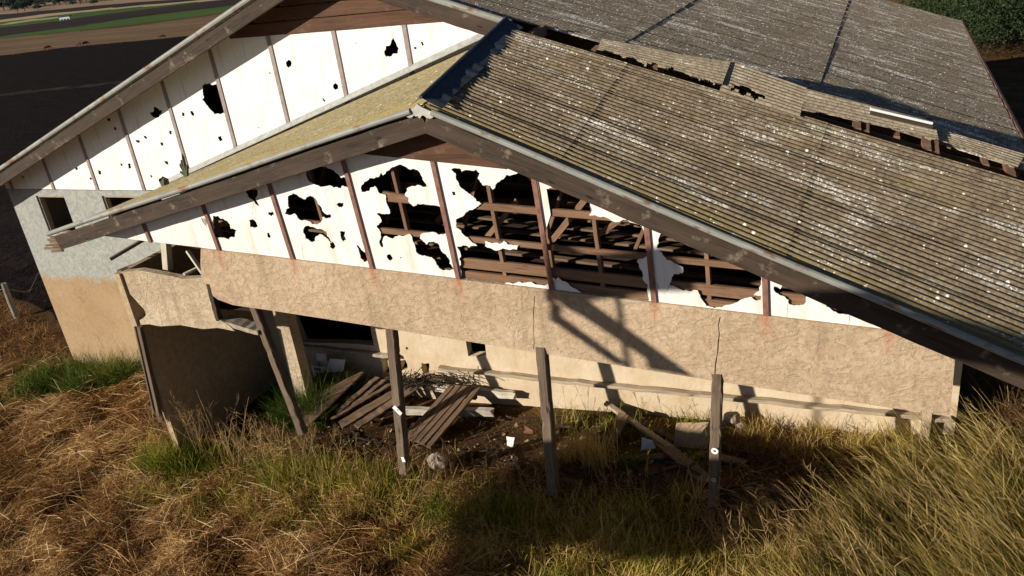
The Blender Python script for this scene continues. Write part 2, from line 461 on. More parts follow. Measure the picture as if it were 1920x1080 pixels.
def far_mat(name, a, b, streaks=.25, scale=.05, fine=(0, 0, 0), bump=0):
    s = NT(name, 1., .05); o = s.map('Object', scale=(streaks, 1, 1), rot=(0, 0, math.radians(-25-8)))
    n = s.noise(o, scale, 8, .72)
    c = s.mix(s.ramp(n, [(.35, 0.), (.65, 1.)]), a, b)
    o2 = s.map('Object'); c = s.mix(s.ramp(s.noise(o2, scale*14, 5, .75), [(.45, 0.), (.75, .6)]), c, tuple(x*.55 for x in a))
    if bump: s.bump(s.noise(o2, 1.2, 6, .7), 1., bump)
    return s.col(c)
M_SOIL = soil_mat()
M_PLOUGH = far_mat('ploughed_black_soil', (.007, .005, .0055), (.022, .014, .012), .35, .5, bump=.5)
M_PLOUGH2 = far_mat('far_ploughed_soil', (.032, .022, .021), (.048, .034, .031), .2, .02)
M_STUB = far_mat('dry_brown_pasture', (.125, .072, .04), (.25, .165, .095), .12, .10)
M_TRACKD = far_mat('faint_dry_track', (.012, .010, .009), (.06, .05, .036), .5, .5)
M_STUB2 = far_mat('far_tan_pasture', (.28, .19, .12), (.36, .26, .17), .2, .01)
M_CROP = far_mat('green_crop', (.055, .095, .025), (.08, .13, .035), .15, .03)
M_TRACK = far_mat('pale_dry_strip', (.38, .30, .17), (.46, .37, .22), .15, .03)

def grid_sheet(name, xs, ys, mat, dz=0):
    X, Y = np.meshgrid(xs, ys); Z = ground(X, Y)+dz
    nx, ny = len(xs), len(ys)
    V = np.stack([X.ravel(), Y.ravel(), Z.ravel()], 1)
    i = (np.arange(ny-1)[:, None]*nx+np.arange(nx-1)[None]).ravel()
    F = np.stack([i, i+1, i+nx+1, i+nx], 1)
    o = obj(name, V, F, mat, smooth=True, loc=(0, 0, -7)); tag(o, kind='structure'); return o
nearx = np.r_[np.linspace(-3500, -130, 25)[:-1], np.linspace(-130, -24, 40)[:-1], np.linspace(-24, 8, 260)[:-1], np.linspace(8, 60, 20)[:-1], np.linspace(60, 3500, 15)]
neary = np.r_[np.linspace(-600, -10, 15)[:-1], np.linspace(-10, 2, 12)[:-1], np.linspace(2, 16, 110)[:-1], np.linspace(16, 40, 20)[:-1], np.linspace(40, 130, 30)[:-1], np.linspace(130, 4500, 30)]
grid_sheet('ground', nearx, neary, M_SOIL)

def field(poly, mat, dz, label=None):
    """poly in pixels on the far plain; laid as its own sheet on the terrain"""
    P = []
    n = len(poly)
    for i in range(n):
        a, b = np.array(poly[i], float), np.array(poly[(i+1) % n], float)
        for k in range(6): P.append(a+(b-a)*k/6)
    G = [on_ground(*p) for p in P]
    pts = [(g[0]+rng.normal()*.006*np.linalg.norm(g), g[1]+rng.normal()*.0035*np.linalg.norm(g)) for g in G]
    x0_, x1_ = min(p[0] for p in poly), max(p[0] for p in poly); y0_, y1_ = min(p[1] for p in poly), max(p[1] for p in poly)
    gx, gy = np.meshgrid(np.linspace(x0_, x1_, 46), np.linspace(y0_, y1_, 40)); gx = gx.ravel(); gy = gy.ravel()
    ok = np.array([inside(poly, a, b) for a, b in zip(gx, gy)]); I_ = on_ground_many(gx[ok], gy[ok]) if ok.any() else []
    co, ed, fa, *_ = delaunay_2d_cdt([Vector(p) for p in pts]+[Vector((a[0], a[1])) for a in I_],
                                     [(i, (i+1) % len(pts)) for i in range(len(pts))], [], 1, 1e-3)
    dz = dz*.35
    V = [(c[0], c[1], float(ground(c[0], c[1]))+dz) for c in co]
    F = [tuple(f) for f in fa]
    o = obj('field', V, F, mat, loc=(V[0][0], V[0][1], V[0][2])); tag(o, kind='structure')
    return o
# far plain, nearest first: black ploughed ground, dry pasture with cattle, crops and fallow beyond
field([(-250, 520), (-250, 128), (0, 105), (100, 92), (240, 77), (330, 70), (700, 30), (1500, -70), (1500, -30), (1000, 60), (700, 150), (330, 420), (110, 600), (0, 545)], M_PLOUGH, .10)
field([(-250, 212), (0, 181), (80, 172), (150, 165), (260, 152), (260, 149), (150, 162), (80, 168), (0, 177), (-250, 206)], M_TRACKD, .25)
field([(-250, 129), (0, 105), (120, 90), (330, 70), (700, 30), (1500, -70), (1500, -92), (700, -2), (420, 26), (230, 52), (100, 63), (-250, 95)], M_STUB, .2)
field([(-250, 94), (30, 70), (130, 60), (240, 48), (420, 25), (700, -4), (1500, -96), (1500, -110), (700, -12), (420, 12), (250, 33), (150, 48), (0, 69), (-250, 87)], M_CROP, .3)
field([(-250, 80), (0, 68), (150, 49), (250, 33), (440, 10), (700, -14), (1500, -112), (1500, -124), (700, -20), (440, -4), (200, 24), (100, 38), (0, 52), (-250, 70)], M_PLOUGH2, .4)
field([(-250, 71), (0, 53), (100, 41), (200, 27), (330, 10), (440, -3), (440, -8), (300, 8), (180, 18), (90, 29), (0, 42), (-250, 58)], M_CROP, .5)
field([(0, 48.5), (60, 40), (120, 33.5), (120, 31), (60, 36.5), (0, 45)], M_TRACK, .7)
field([(-250, 60), (0, 42.5), (90, 31), (200, 19), (300, 11), (420, 0), (420, -5), (200, 14), (90, 25), (0, 37), (-250, 54)], M_TRACK, .75)
field([(-250, 55), (0, 38), (100, 25), (240, 12), (440, -4), (440, -12), (200, 8), (0, 26), (-250, 40)], M_PLOUGH2, .8)
field([(-250, 44), (0, 28), (200, 9), (500, -12), (1500, -130), (1500, -142), (500, -22), (200, -8), (0, 6), (-250, 30)], M_STUB2, .9)

# low hills closing the plain
hx = np.linspace(-3400, 2500, 60)
Vh = []; Fh = []
for i, x in enumerate(hx):
    for j, (yy, hz) in enumerate(((2100, -22), (2500, 10), (3000, 60), (3600, 75), (4300, 40))):
        Vh.append((x+yy*.0-600, yy, hz+(0 if j == 0 else 14*math.sin(i*.45+j)+9*math.sin(i*1.3+j*2))))
for i in range(len(hx)-1):
    for j in range(4): Fh.append((i*5+j, (i+1)*5+j, (i+1)*5+j+1, i*5+j+1))
tag(obj('hills', Vh, Fh, far_mat('far_hill_grass', (.20, .18, .13), (.26, .22, .15), .3, .004), smooth=True), kind='structure')

# ---------------------------------------------------------------- corrugated patches
PITCH_C = .074
def corr_patch(F0, F1, K0, K1, u0=0, u1=1, amp=.009, spw=6, nu=10, sag=.0, lap=.62, liftstep=.007, off=0., edge=0.0, cut=None):
    """bilinear roof patch; F=front edge, K=back edge, u runs down the slope, corrugations run along u"""
    F0, F1, K0, K1 = [np.array(p, float) for p in (F0, F1, K0, K1)]
    Ly = max(np.linalg.norm(K0-F0), np.linalg.norm(K1-F1))
    nv = int(Ly/PITCH_C*spw)+1
    us = np.linspace(u0, u1, nu+1); vv = np.linspace(0, 1, nv+1)
    U, Vv = np.meshgrid(us, vv)
    if edge:  # ragged lower/upper ends, sheet by sheet
        pass
    fr = F0+(F1-F0)*U[..., None]; bk = K0+(K1-K0)*U[..., None]
    P = fr+(bk-fr)*Vv[..., None]
    L = Vv*Ly
    ph = L/PITCH_C*2*math.pi
    h = (2*np.abs(np.sin(ph/2))**.95-1)*amp
    q = (L+.13)/lap; k = np.floor(q); fq = q-k
    h = h+liftstep*fq+off
    h = h+sag*np.sin(U*math.pi*3+k*1.7)*.5*np.cos(k*2.1)
    n = np.cross(F1-F0, K0-F0); n /= np.linalg.norm(n)
    if n[2] < 0: n = -n
    P = P+n*h[..., None]
    nx = nu+1
    i = (np.arange(nv)[:, None]*nx+np.arange(nu)[None]).ravel()
    Fc = np.stack([i, i+1, i+nx+1, i+nx], 1)
    Lu = np.linalg.norm(F1-F0)
    UV = np.stack([(U*Lu).ravel(), L.ravel()], 1)
    if cut is not None:
        cu = (U.ravel()[Fc].mean(1), L.ravel()[Fc].mean(1)); Fc = Fc[~cut(*cu)]
    return P.reshape(-1, 3), Fc, UV
def corr_obj(name, mat, parent, *a, thick=.006, **k):
    V, F, UV = corr_patch(*a, **k)
    n = len(V); V2 = V-np.array([0, 0, thick])
    # rim so that edges show thickness
    from_e = {}
    E = np.concatenate([F[:, [0, 1]], F[:, [1, 2]], F[:, [2, 3]], F[:, [3, 0]]])
    key = np.sort(E, 1); kk = key[:, 0].astype(np.int64)*(n+1)+key[:, 1]
    u, idx, cnt = np.unique(kk, return_index=True, return_counts=True)
    B = E[idx[cnt == 1]]
    R = np.stack([B[:, 1], B[:, 0], B[:, 0]+n, B[:, 1]+n], 1)+2*n      # rim on its own vertices
    F2 = F[:, ::-1]+n
    return obj(name, np.concatenate([V, V2, V, V2]), np.concatenate([F, F2, R]), mat, parent, uv=np.concatenate([UV]*4), smooth=False)

# ================================================================ MAIN BARN
barn = empty('barn', (-7.1, 16, -7.5))
tag(barn, 'big derelict barn with cream gable panels and grey render, behind the holed annex', 'barn')
def zb(x): return -.02-.365*abs(x+7.1)          # roof line of the barn
YR = 9.72                                        # front of its barge boards
BACK = 22.7
# front wall
w1 = [(-15.12, -3.62), (-14.31, -3.62), (-14.31, -4.42), (-15.12, -4.42)]
w2 = [(-13.27, -3.60), (-11.75, -3.60), (-11.75, -4.42), (-13.27, -4.42)]
pf = lambda x, y, Y=YB: tuple(at_y(x, y, Y)[[0, 2]])
door = [pf(541, 575), pf(692, 600), pf(701, 648), pf(567, 642)]
hatch = [pf(873, 638), pf(909, 641), pf(912, 667), pf(878, 668)]
niches = [ragged([pf(*p) for p in q], .25, 2) for q in (
    [(712, 672), (729, 670), (732, 700), (716, 706)], [(749, 676), (760, 675), (765, 692), (750, 700)], [(790, 680), (805, 681), (808, 705), (793, 702)])]
holes_dot = [[(c[0]+.028*math.cos(a), c[1]+.03*math.sin(a)) for a in np.linspace(0, 6.2, 9)[:-1]] for c in (pf(763, 653), pf(728, 650))]
outer = [(-15.9, -8.0), (1.2, -8.0), (1.2, -4.12), (-10.5, -4.12), (-10.9, -3.49), (-15.9, -3.49)]
fw = sheet('front_wall', outer, [w1, w2, ragged(door, .05, 2), hatch]+niches+holes_dot, lambda x, z: YB, .16, M_WALL, barn)
def frame(hole, name='window'):
    x0, x1 = min(p[0] for p in hole), max(p[0] for p in hole); z0, z1 = min(p[1] for p in hole), max(p[1] for p in hole)
    m = MB(); t = .035
    m.box(x0+.002, x0+t, YB+.03, YB+.12, z0+.002, z1-.002); m.box(x1-t, x1-.002, YB+.03, YB+.12, z0+.002, z1-.002)
    m.box(x0+t, x1-t, YB+.03, YB+.12, z1-t, z1-.002); m.box(x0+t, x1-t, YB+.03, YB+.12, z0+.002, z0+t)
    return m.build('window_frame', M_CONC, fw)
frame(w1); frame(w2)
m = MB(); m.box(-15.9, -15.74, YB+.162, BACK-.3, -8, -3.2); m.build('side_wall', M_WALL, barn)
m = MB(); m.box(1.04, 1.2, YB+.162, BACK-.3, -8, -3.2); m.build('side_wall', M_WALL, barn)
sheet('back_wall', [(-15.9, -8.), (1.2, -8.), (1.2, -3.15), (-7.1, -.2), (-15.9, -3.3)], [], lambda x, z: BACK-.29, .12, M_WALL, barn)
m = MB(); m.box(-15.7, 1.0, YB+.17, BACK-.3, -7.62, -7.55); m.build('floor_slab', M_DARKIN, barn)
# foot of the wall and the ledge along it
m = MB(); m.beam((-6.5, YB-.07, -6.55), (1.15, YB-.07, -6.47), .11, .055, seg=40, jit=.02, bevel=.01, ragged=.05, chip=.5); m.build('wall_ledge', M_LEDGE, barn)
m = MB(); m.beam((-9.3, YB-.05, -6.42), (-7.3, YB-.05, -6.42), .10, .06, seg=12, jit=.02, bevel=.01); m.build('door_sill', M_CONC, barn)
# pier beside the doorway
m = MB(); m.box(-8.86, -8.60, 9.16, 9.38, -7.3, -4.35); m.build('pier', M_BALU, barn)

# gable panels: fibre-cement sheets between steel strips
def mullx(i, z): return -14.491+1.2*i
zbase = -3.475
hB = {}
def z1(pts): return [pf(x/3, y/3) for x, y in pts]
def z5(pts): return [pf(640+x/3, y/3) for x, y in pts]
B_HOLES = [z1(h) for h in (
 [(1142,480),(1165,472),(1225,470),(1245,540),(1278,638),(1210,642),(1180,610),(1160,585),(1138,560),(1150,545),(1142,515)],
 [(845,630),(866,626),(865,600),(885,605),(900,618),(918,615),(910,635),(895,660),(880,665),(862,655)],
 [(1610,355),(1625,335),(1642,345),(1642,370),(1625,380),(1612,370)], [(1515,402),(1530,412),(1518,416)],
 [(1875,480),(1890,465),(1905,480),(1907,498),(1890,505),(1878,495)], [(1815,545),(1822,552),(1835,565),(1828,572),(1818,562)],
 [(1025,632),(1042,630),(1042,652),(1028,654)], [(1075,622),(1088,625),(1095,648),(1085,650),(1075,635)],
 [(1232,765),(1248,762),(1257,788),(1240,795),(1230,780)], [(955,735),(968,735),(970,755),(960,758)],
 [(760,780),(788,790),(790,800),(770,798)], [(812,760),(830,770),(828,780),(815,775)], [(905,800),(918,800),(920,820),(910,820)],
 [(600,655),(625,662),(625,680),(608,678)], [(640,712),(655,712),(660,732),(645,730)], [(425,938),(438,940),(440,958),(428,955)],
 [(555,955),(570,960),(572,980),(558,978)], [(720,920),(738,922),(742,945),(725,948)], [(680,918),(690,920),(692,935),(682,932)],
 [(925,900),(950,905),(952,928),(935,922)], [(845,980),(862,990),(850,1002)], [(895,1005),(915,990),(940,1000),(940,1030),(915,1045),(900,1025)],
 [(510,995),(520,998),(518,1012),(508,1008)], [(122,982),(138,990),(138,1003),(126,1000)], [(1455,712),(1463,718),(1457,722)])]
B_HOLES += [z5(h) for h in ([(243,285),(255,255),(275,255),(285,225),(295,212),(310,240),(325,270),(322,298),(295,300),(275,318),(255,320),(245,305)],
 [(448,232),(462,235),(468,252),(455,258)], [(412,262),(425,265),(422,278),(413,275)], [(80,238),(88,240),(84,248)])]
B_HOLES = [ragged(h, .45, 2, .5) for h in B_HOLES]
def flash_z(x): return -1.19+(x+4.63)*.317      # line where the annex roof meets this wall
xs = [-15.9]+[mullx(i, 0) for i in range(-1, 9)]+[-4.5]
for a, b in zip(xs[:-1], xs[1:]):
    if b-a < .05: continue
    def low(x): return zbase if x < -11.75 else max(zbase, flash_z(x)-.25)
    top = lambda x: min(zb(x)-.06, -.95)
    pts = [(a, low(a)), (b, low(b)), (b, top(b))]
    if top(b) == -.95 != top(a) or (top(a) > top(b)): pass
    kx = -7.1-(.95-.06-.02)/.365
    if a < kx < b: pts.append((kx, top(kx)))
    k2 = -14.2+(-kx)
    if a < -14.2-kx < b: pts.append((-14.2-kx, top(-14.2-kx)))
    pts.append((a, top(a)))
    hs = [h for h in B_HOLES if a < sum(p[0] for p in h)/len(h) < b]
    hs = [[(min(max(p[0], a-.01), b+.01), p[1]) for p in h] for h in hs]
    sheet('gable_panel', pts, hs, lambda x, z: YB-.012, .010, M_FIBB, barn)
for i in range(-1, 9):
    x = mullx(i, 0); lo = zbase if x < -11.75 else flash_z(x)-.1
    m = MB(); m.box(x-.035, x+.035, YB-.030, YB-.014, lo, min(zb(x)-.05, -.93)); m.build('cover_strip', M_STRB, barn)
# gable boards in the peak
for k, (za, zc) in enumerate(((-.985, -.80), (-.79, -.60), (-.59, -.40), (-.39, -.2))):
    hw = (abs(zc)-.05)/.365+.05
    m = MB(); m.beam((-7.1-hw, YB-.035-.004*k, (za+zc)/2), (-7.1+hw, YB-.035-.004*k, (za+zc)/2-.01), .03, zc-za, seg=14, jit=.004); m.build('gable_board', M_BOARD, barn)
# barge boards with rolled capping
for sgn, xe in ((-1, -16.4), (1, -4.25)):
    z0, z1_ = zb(-7.1)-.145, zb(xe)-.145
    m = MB(); m.beam((-7.1, YR, z0), (xe, YR, z1_), .045, .205, seg=30, jit=.006, chip=.15); m.build('barge_board', M_FASCIA, barn)
    m = MB(); m.tube([(-7.1+(xe+7.1)*t, YR-.035, zb(-7.1+(xe+7.1)*t)+.015) for t in np.linspace(0, 1, 12)], .044, 10); m.build('rolled_capping', M_ROLL, barn, smooth=True)
# roof courses (right slope steps down in four courses, left slope in one go)
def rp(x, y): return (x, y, zb(x))
eR, eL = 1.75, -16.4
cs = [-7.1, -5.5, -3.13, -.80, eR]
for k in range(4):
    a, b = cs[k], cs[k+1]+.10
    if k == 3: b = eR
    f = YR+.02
    o = .006*(3-k)
    fy = lambda x: YR+.03 if x < -4.3 else YR+.03+min(1, (x+4.3)/.8)*(.45 if x < -1 else .72)
    corr_obj('roof_course', M_RF_B, barn, rp(a, fy(a)), rp(b, fy(b)), rp(a, BACK), rp(b, BACK), nu=14, off=o, sag=.003, lap=.66, liftstep=.014, spw=6)
corr_obj('roof_course', M_RF_B, barn, rp(-7.1, YR+.02), rp(eL, YR+.02), rp(-7.1, BACK), rp(eL, BACK), nu=10, spw=4)
m = MB(); m.tube([(-7.1, YR-.1, .02), (-7.1, BACK, .02)], .11, 8); m.build('ridge_capping', M_CAPE, barn)
m = MB(); m.tube([(eR+.03, YR+.5, zb(eR)-.03), (eR+.04, 14, zb(eR)-.05), (eR+.02, BACK+.1, zb(eR)-.03)], .055, 8)
m.build('gutter', M_GUT, barn)
m = MB(); m.beam((-7.1, BACK+.02, zb(-7.1)-.1), (eR, BACK+.02, zb(eR)-.1), .04, .2); m.build('barge_board', M_FASCIA, barn)
# rafters inside, seen through gaps
for y in np.arange(10.9, BACK-.5, 1.6):
    for xe in (eR-.1, -15.9):
        m = MB(); m.beam((-7.1, y, zb(-7.1)-.13), (xe, y, zb(xe)-.13), .05, .12, seg=4); m.build('rafter', M_WOODR, barn)
for x in np.arange(-6.4, 1.2, .95):
    m = MB(); m.beam((x, YR+.55, zb(x)-.05), (x, BACK-.4, zb(x)-.05), .07, .05, seg=3); m.build('purlin', M_WOODR, barn)
for y in (11.2, 12.0, 12.8, 13.8, 15.0):
    m = MB(); m.beam((-8, y, -3.95), (1.0, y, -3.95), .05, .14, seg=4); m.build('ceiling_joist', M_WOODR, barn)

# ================================================================ ANNEX
annex = empty('barn_annex', (-4.5, 8.8, -7.0))
tag(annex, 'low gabled annex with smashed white panels above a stuccoed band on leaning posts', 'annex')
F0 = (-4.40, 7.47, -1.60); F1 = (1.47, 7.55, -4.16); K0 = (-4.22, 9.42, -1.085); K1 = (1.72, 9.90, -3.245)
G1 = (-11.05, 7.47, -3.25); H0 = (-4.45, 10.17, -1.19); H1 = (-11.6, 10.17, -3.42)
MATR = [M_RF_A]
# right slope: three courses of ribbed sheets, joints where the courses lap
us = [0, .236, .615, 1.0]
for k in range(3):
    a, b = us[k], us[k+1]+(.012 if k < 2 else 0)
    corr_obj('roof_course', M_RF_A, annex, F0, F1, K0, K1, u0=a, u1=b, nu=10, off=.006*(2-k)+.01, sag=.002, lap=.60, liftstep=.016, spw=8, amp=.020)
corr_obj('roof_course', M_RF_AL, annex, F0, G1, H0, H1, nu=16, spw=6, off=.01)
# ridge cap with a scalloped right wing
m = MB(); r0 = np.array(F0)+(0, -.02, .12); r1 = np.array(K0)+(-.02, .12, .12)
n = 26
for i in range(n):
    t0, t1 = i/n, (i+1)/n
    A_, B_ = r0+(r1-r0)*t0, r0+(r1-r0)*t1
    def wing(t, base): return base+np.array([.215+.012*math.sin(t*70)+.016*math.sin(t*17+1), 0, -.125])
    def lw(t, base): return base+np.array([-.17, 0, -.09])
    m.quad(A_, B_, wing(t1, B_), wing(t0, A_)); m.quad(lw(t0, A_), lw(t1, B_), B_, A_)
m.tube([r0+(0, -.01, .008), r1+(0, 0, .008)], .022, 8)
m.build('ridge_capping', M_CAP, annex)
m = MB()
pts = [at_y(640+x/3, y/3, F0[1]-.06) for x, y in ((358,640),(365,655),(382,664),(398,660),(408,648),(418,656),(428,652),(440,668),(452,650),(464,650),(478,662),(496,668),(512,664),(520,648),(514,632),(470,612),(446,600),(426,584),(410,604),(382,618))]
bk = [p+np.array([0, .025, 0]) for p in pts]; n_ = len(pts); m.poly(pts, [(p[0], p[2]) for p in pts]); m.poly(bk[::-1], [(0, 0)]*n_)
for k in range(n_): m.quad(pts[k], bk[k], bk[(k+1) % n_], pts[(k+1) % n_])
m.build('cap_end', M_CAPE, annex)
# flashing along the barn wall
m = MB()
fl = [(x, 10.12, flash_z(x)+.03) for x in (-11.6, -9, -7, -5.6, -4.6)]
for a, b in zip(fl[:-1], fl[1:]):
    a = np.array(a); b = np.array(b)
    m.quad(a, b, b+(0, .05, .07), a+(0, .05, .07)); m.quad(a+(0, -.12, -.02), b+(0, -.12, -.02), b, a)
m.build('flashing', M_FLASH, annex)
# barge boards
def along(P, Q, t): return np.array(P)+(np.array(Q)-np.array(P))*t
def bbeam(name, P, Q, dz, h, mat, w=.045, dy=0, **k):
    m = MB(); m.beam(np.array(P)+(0, dy, dz), np.array(Q)+(0, dy, dz), w, h, seg=30, jit=.006, chip=.15, **k); return m.build(name, mat, annex)
bbeam('barge_board', F0, F1, -.152, .215, M_FASCIA, dy=-.005)
bbeam('barge_board', F0, along(F0, G1, .985), -.152, .215, M_FASCIA, dy=-.005)
# splintered end on the left
m = MB()
e = along(F0, G1, .985)
for k in range(7):
    zz = -.28+.035*k; L = random.uniform(.08, .42)*(1-.1*k)
    m.beam(e+(.03, -.005, zz), e+(-L, -.01+random.uniform(-.02, .02), zz-.3*L*.25+random.uniform(-.02, .02)), .03, .03, seg=2, bevel=.004)
m.build('splintered_end', M_PLANK, annex)
for Q in (F1, along(F0, G1, 1.0)):
    m = MB(); m.tube([along(F0, Q, t)+(0, -.055, .02+.008*math.sin(t*9)) for t in np.linspace(.02, 1, 16)], .036, 10); m.build('rolled_capping', M_ROLL, annex, smooth=True)

# gable sheets with the smashed holes
P0 = np.array([-8.14, -3.49]); SL = math.tan(-.0775)
def base_z(x): return P0[1]+(x-P0[0])*SL
def roof_z(x): return (-1.60+(x+4.4)*(2.56/5.87)*-1 if x > -4.4 else -1.60+(x+4.4)*.248)
def mp(P, dx=0): return tuple((lambda q: (q[0]+dx, q[2]))(at_a(*P)))
Z4 = lambda pts: [mp((560+x/3, 240+y/3)) for x, y in pts]
Z7 = lambda pts: [mp((1180+x/3, 340+y/3)) for x, y in pts]
Z2 = lambda pts: [mp((x/3, 280+y/3)) for x, y in pts]
A_HOLES = [
 Z4([(40,232),(70,218),(130,215),(180,228),(215,255),(240,280),(275,280),(300,318),(285,330),(250,322),(240,338),(200,335),(150,328),(100,320),(60,300),(45,270)]),
 Z2([(1620,265),(1650,245),(1680,262),(1720,280),(1745,258),(1780,280),(1810,325),(1830,360),(1865,365),(1862,385),(1835,388),(1815,380),(1812,402),(1790,420),(1760,420),(1700,400),(1660,360),(1630,370),(1605,365),(1610,335),(1630,330),(1620,300)]),
 Z2([(1715,435),(1760,435),(1800,445),(1835,460),(1840,485),(1870,520),(1862,522),(1828,490),(1800,475),(1775,515),(1750,520),(1720,500)]),
 Z2([(1858,525),(1872,518),(1888,540),(1875,560),(1858,550)]),
 Z2([(1385,240),(1398,222),(1410,222),(1425,212),(1450,225),(1448,260),(1440,285),(1462,318),(1420,280),(1395,262)]),
 Z2([(1402,395),(1420,390),(1440,405),(1452,430),(1435,440),(1410,435)]), Z2([(1510,355),(1535,348),(1545,365),(1530,375),(1515,368)]),
 Z2([(1503,470),(1515,468),(1525,490),(1518,498),(1505,485)]), Z2([(1132,385),(1150,385),(1168,410),(1165,435),(1150,420)]),
 Z2([(1895,310),(1910,298),(1935,300),(1935,318),(1910,325)]),
 Z2([(1200,372),(1225,372),(1245,390),(1275,400),(1295,420),(1300,445),(1335,455),(1325,490),(1290,505),(1240,495),(1212,500),(1200,420)]),
 Z2([(1068,315),(1085,312),(1090,320),(1075,325)]), Z2([(915,352),(930,352),(925,362)]),
 Z4([(355,320),(375,300),(400,280),(450,275),(465,245),(475,265),(520,225),(560,208),(600,215),(640,230),(670,235),(690,265),(715,310),(730,330),(700,330),(640,325),(610,340),(598,375),(620,390),(625,420),(650,440),(668,425),(700,425),(780,435),(830,450),(845,500),(835,530),(850,570),(840,595),(790,600),(720,588),(685,600),(683,620),(720,655),(745,640),(780,645),(800,680),(830,710),(850,760),(878,795),(850,800),(815,800),(775,765),(765,740),(730,722),(690,715),(665,700),(655,660),(640,615),(625,595),(590,608),(560,605),(530,622),(495,605),(480,612),(478,670),(460,660),(455,640),(462,600),(455,570),(440,555),(465,530),(460,500),(440,480),(480,482),(515,480),(508,450),(495,420),(490,375),(450,360),(430,325),(405,335),(395,355),(355,357)]),
 Z4([(498,715),(520,712),(530,735),(515,745),(500,730)]), Z4([(568,722),(582,728),(575,742)]), Z4([(345,528),(356,530),(352,540)]),
 Z4([(328,655),(350,675),(380,700),(392,740),(375,755),(350,730),(340,690)]), Z4([(235,580),(262,580),(268,630),(250,638),(238,610)]), Z4([(295,578),(302,580),(298,586)]),
 Z4([(850,235),(870,225),(915,230),(920,245),(945,235),(1000,232),(1020,255),(1010,285),(1035,320),(1080,325),(1095,345),(1130,300),(1170,262),(1240,250),(1300,268),(1360,300),(1372,340),(1360,360),(1372,400),(1405,420),(1405,560),(1380,540),(1378,640),(1405,680),(1405,878),(1310,865),(1240,862),(1170,868),(1135,885),(1050,878),(1000,872),(905,862),(905,780),(915,765),(905,740),(910,700),(893,665),(925,658),(960,672),(1005,662),(970,635),(930,600),(890,560),(888,510),(925,495),(940,475),(990,452),(1010,440),(1030,425),(1000,410),(985,385),(950,360),(910,330),(888,290),(885,255)]),
 Z4([(862,358),(880,358),(885,372),(870,378)]),
 Z4([(1395,340),(1418,335),(1500,350),(1560,390),(1640,420),(1650,460),(1635,490),(1700,500),(1760,520),(1850,515),(1920,545)])
 + Z7([(70,250),(105,290),(115,330),(110,370),(85,430),(45,445),(55,465),(70,500),(75,540),(105,580),(108,688)])
 + Z4([(1760,968),(1592,944),(1590,922),(1550,900),(1500,862),(1460,838),(1432,862),(1395,860)]),
 Z7([(180,290),(300,330),(450,400),(600,470),(740,535),(742,580),(700,640),(745,645),(740,665),(710,668),(690,650),(640,662),(580,690),(520,708),(480,712),(435,700),(400,650),(385,612),(340,618),(300,612),(228,585),(235,560),(250,520),(302,515),(300,480),(265,465),(210,440),(185,400),(155,370),(165,320)]),
 Z7([(812,590),(850,605),(860,582),(900,590),(1000,640),(985,690),(960,697),(900,690),(895,665),(850,640),(820,620)]),
 Z7([(1095,680),(1130,690),(1240,750),(1200,745),(1150,730),(1110,705)]), Z2([(760,340),(772,342),(766,352)])]
A_HOLES = [ragged(h, .36, 2, .5) for h in A_HOLES]
for cp, w_ in ((Z4([(155,335),(150,370),(182,425),(150,448)]), .003), (Z4([(215,652),(260,635),(328,658)]), .002), (Z4([(410,665),(455,648)]), .003), (Z2([(1430,300),(1420,340),(1428,392)]), .003),
               (Z7([(150,560),(165,600),(190,618)]), .003), (Z7([(225,585),(210,618)]), .003), (Z7([(892,690),(885,775)]), .002), (Z7([(1240,750),(1234,812)]), .002), (Z4([(30,640),(20,700),(32,735)]), .002), (Z2([(1700,530),(1712,610)]), .002)):
    A_HOLES.append([(x+w_, z) for x, z in cp]+[(x-w_, z) for x, z in cp[::-1]])
front = lambda off: (lambda x, z: ya(x, z)+off)
xs = [-10.55]+[-8.14+1.2*i for i in range(-1, 7)]+[.34]
for a, b in zip(xs[:-1], xs[1:]):
    top = lambda x: max(roof_z(x)-.13, base_z(x)+.01)
    pts = [(a, base_z(a)), (b, base_z(b))]
    if b < .3: pts.append((b, top(b)))
    if a < -4.4 < b: pts.append((-4.4, top(-4.4)))
    pts.append((a, top(a)))
    hs = [[(min(max(p[0], a-.012), b+.012), p[1]) for p in h] for h in A_HOLES if a < sum(p[0] for p in h)/len(h) < b]
    sheet('gable_panel', pts, hs, front(-.008), .009, M_FIBA, annex)
frag = Z4([(1050,635),(1090,648),(1130,650),(1155,632),(1180,655),(1238,660),(1230,682),(1150,675),(1100,685),(1050,662)])
sheet('panel_fragment', ragged(frag, .3, 2, .5), [], front(-.010), .009, M_FIBA, annex)
for i in range(-1, 7):
    x0 = -8.14+1.2*i; zz = base_z(x0)-.01; zt = roof_z(x0)-.12; lean = .028
    m = MB(); m.beam((x0, ya(x0, zz)-.022, zz), (x0-lean*(zt-zz)/1., ya(x0, zt)-.022, zt), .062, .02, up=(0, -1, 0), seg=4, bevel=.003); m.build('cover_strip', M_STRA, annex)
# peak board
def pt_a(x, z, dy): return np.array([x, ya(x, z)+dy, z])
a, b = mp((668, 285)), mp((945, 314))
pa, pb = np.array(a), np.array(b)
o = [(a[0]-.55, a[1]-.0), (b[0]+.15, b[1]), (-4.35, -1.72)]
o = [tuple(pa+(-.35, .027)), tuple(pb), (-3.6, -2.02), (-4.4, -1.70), (-5.5, -1.98)]
sheet('gable_board', [tuple(pa), tuple(pb), tuple(pb+(.1, .08)), (-3.4, roof_z(-3.4)-.1), (-4.4, roof_z(-4.4)-.08), (-5.6, roof_z(-5.6)-.1)], [], front(-.05), .035, M_BOARD, annex)
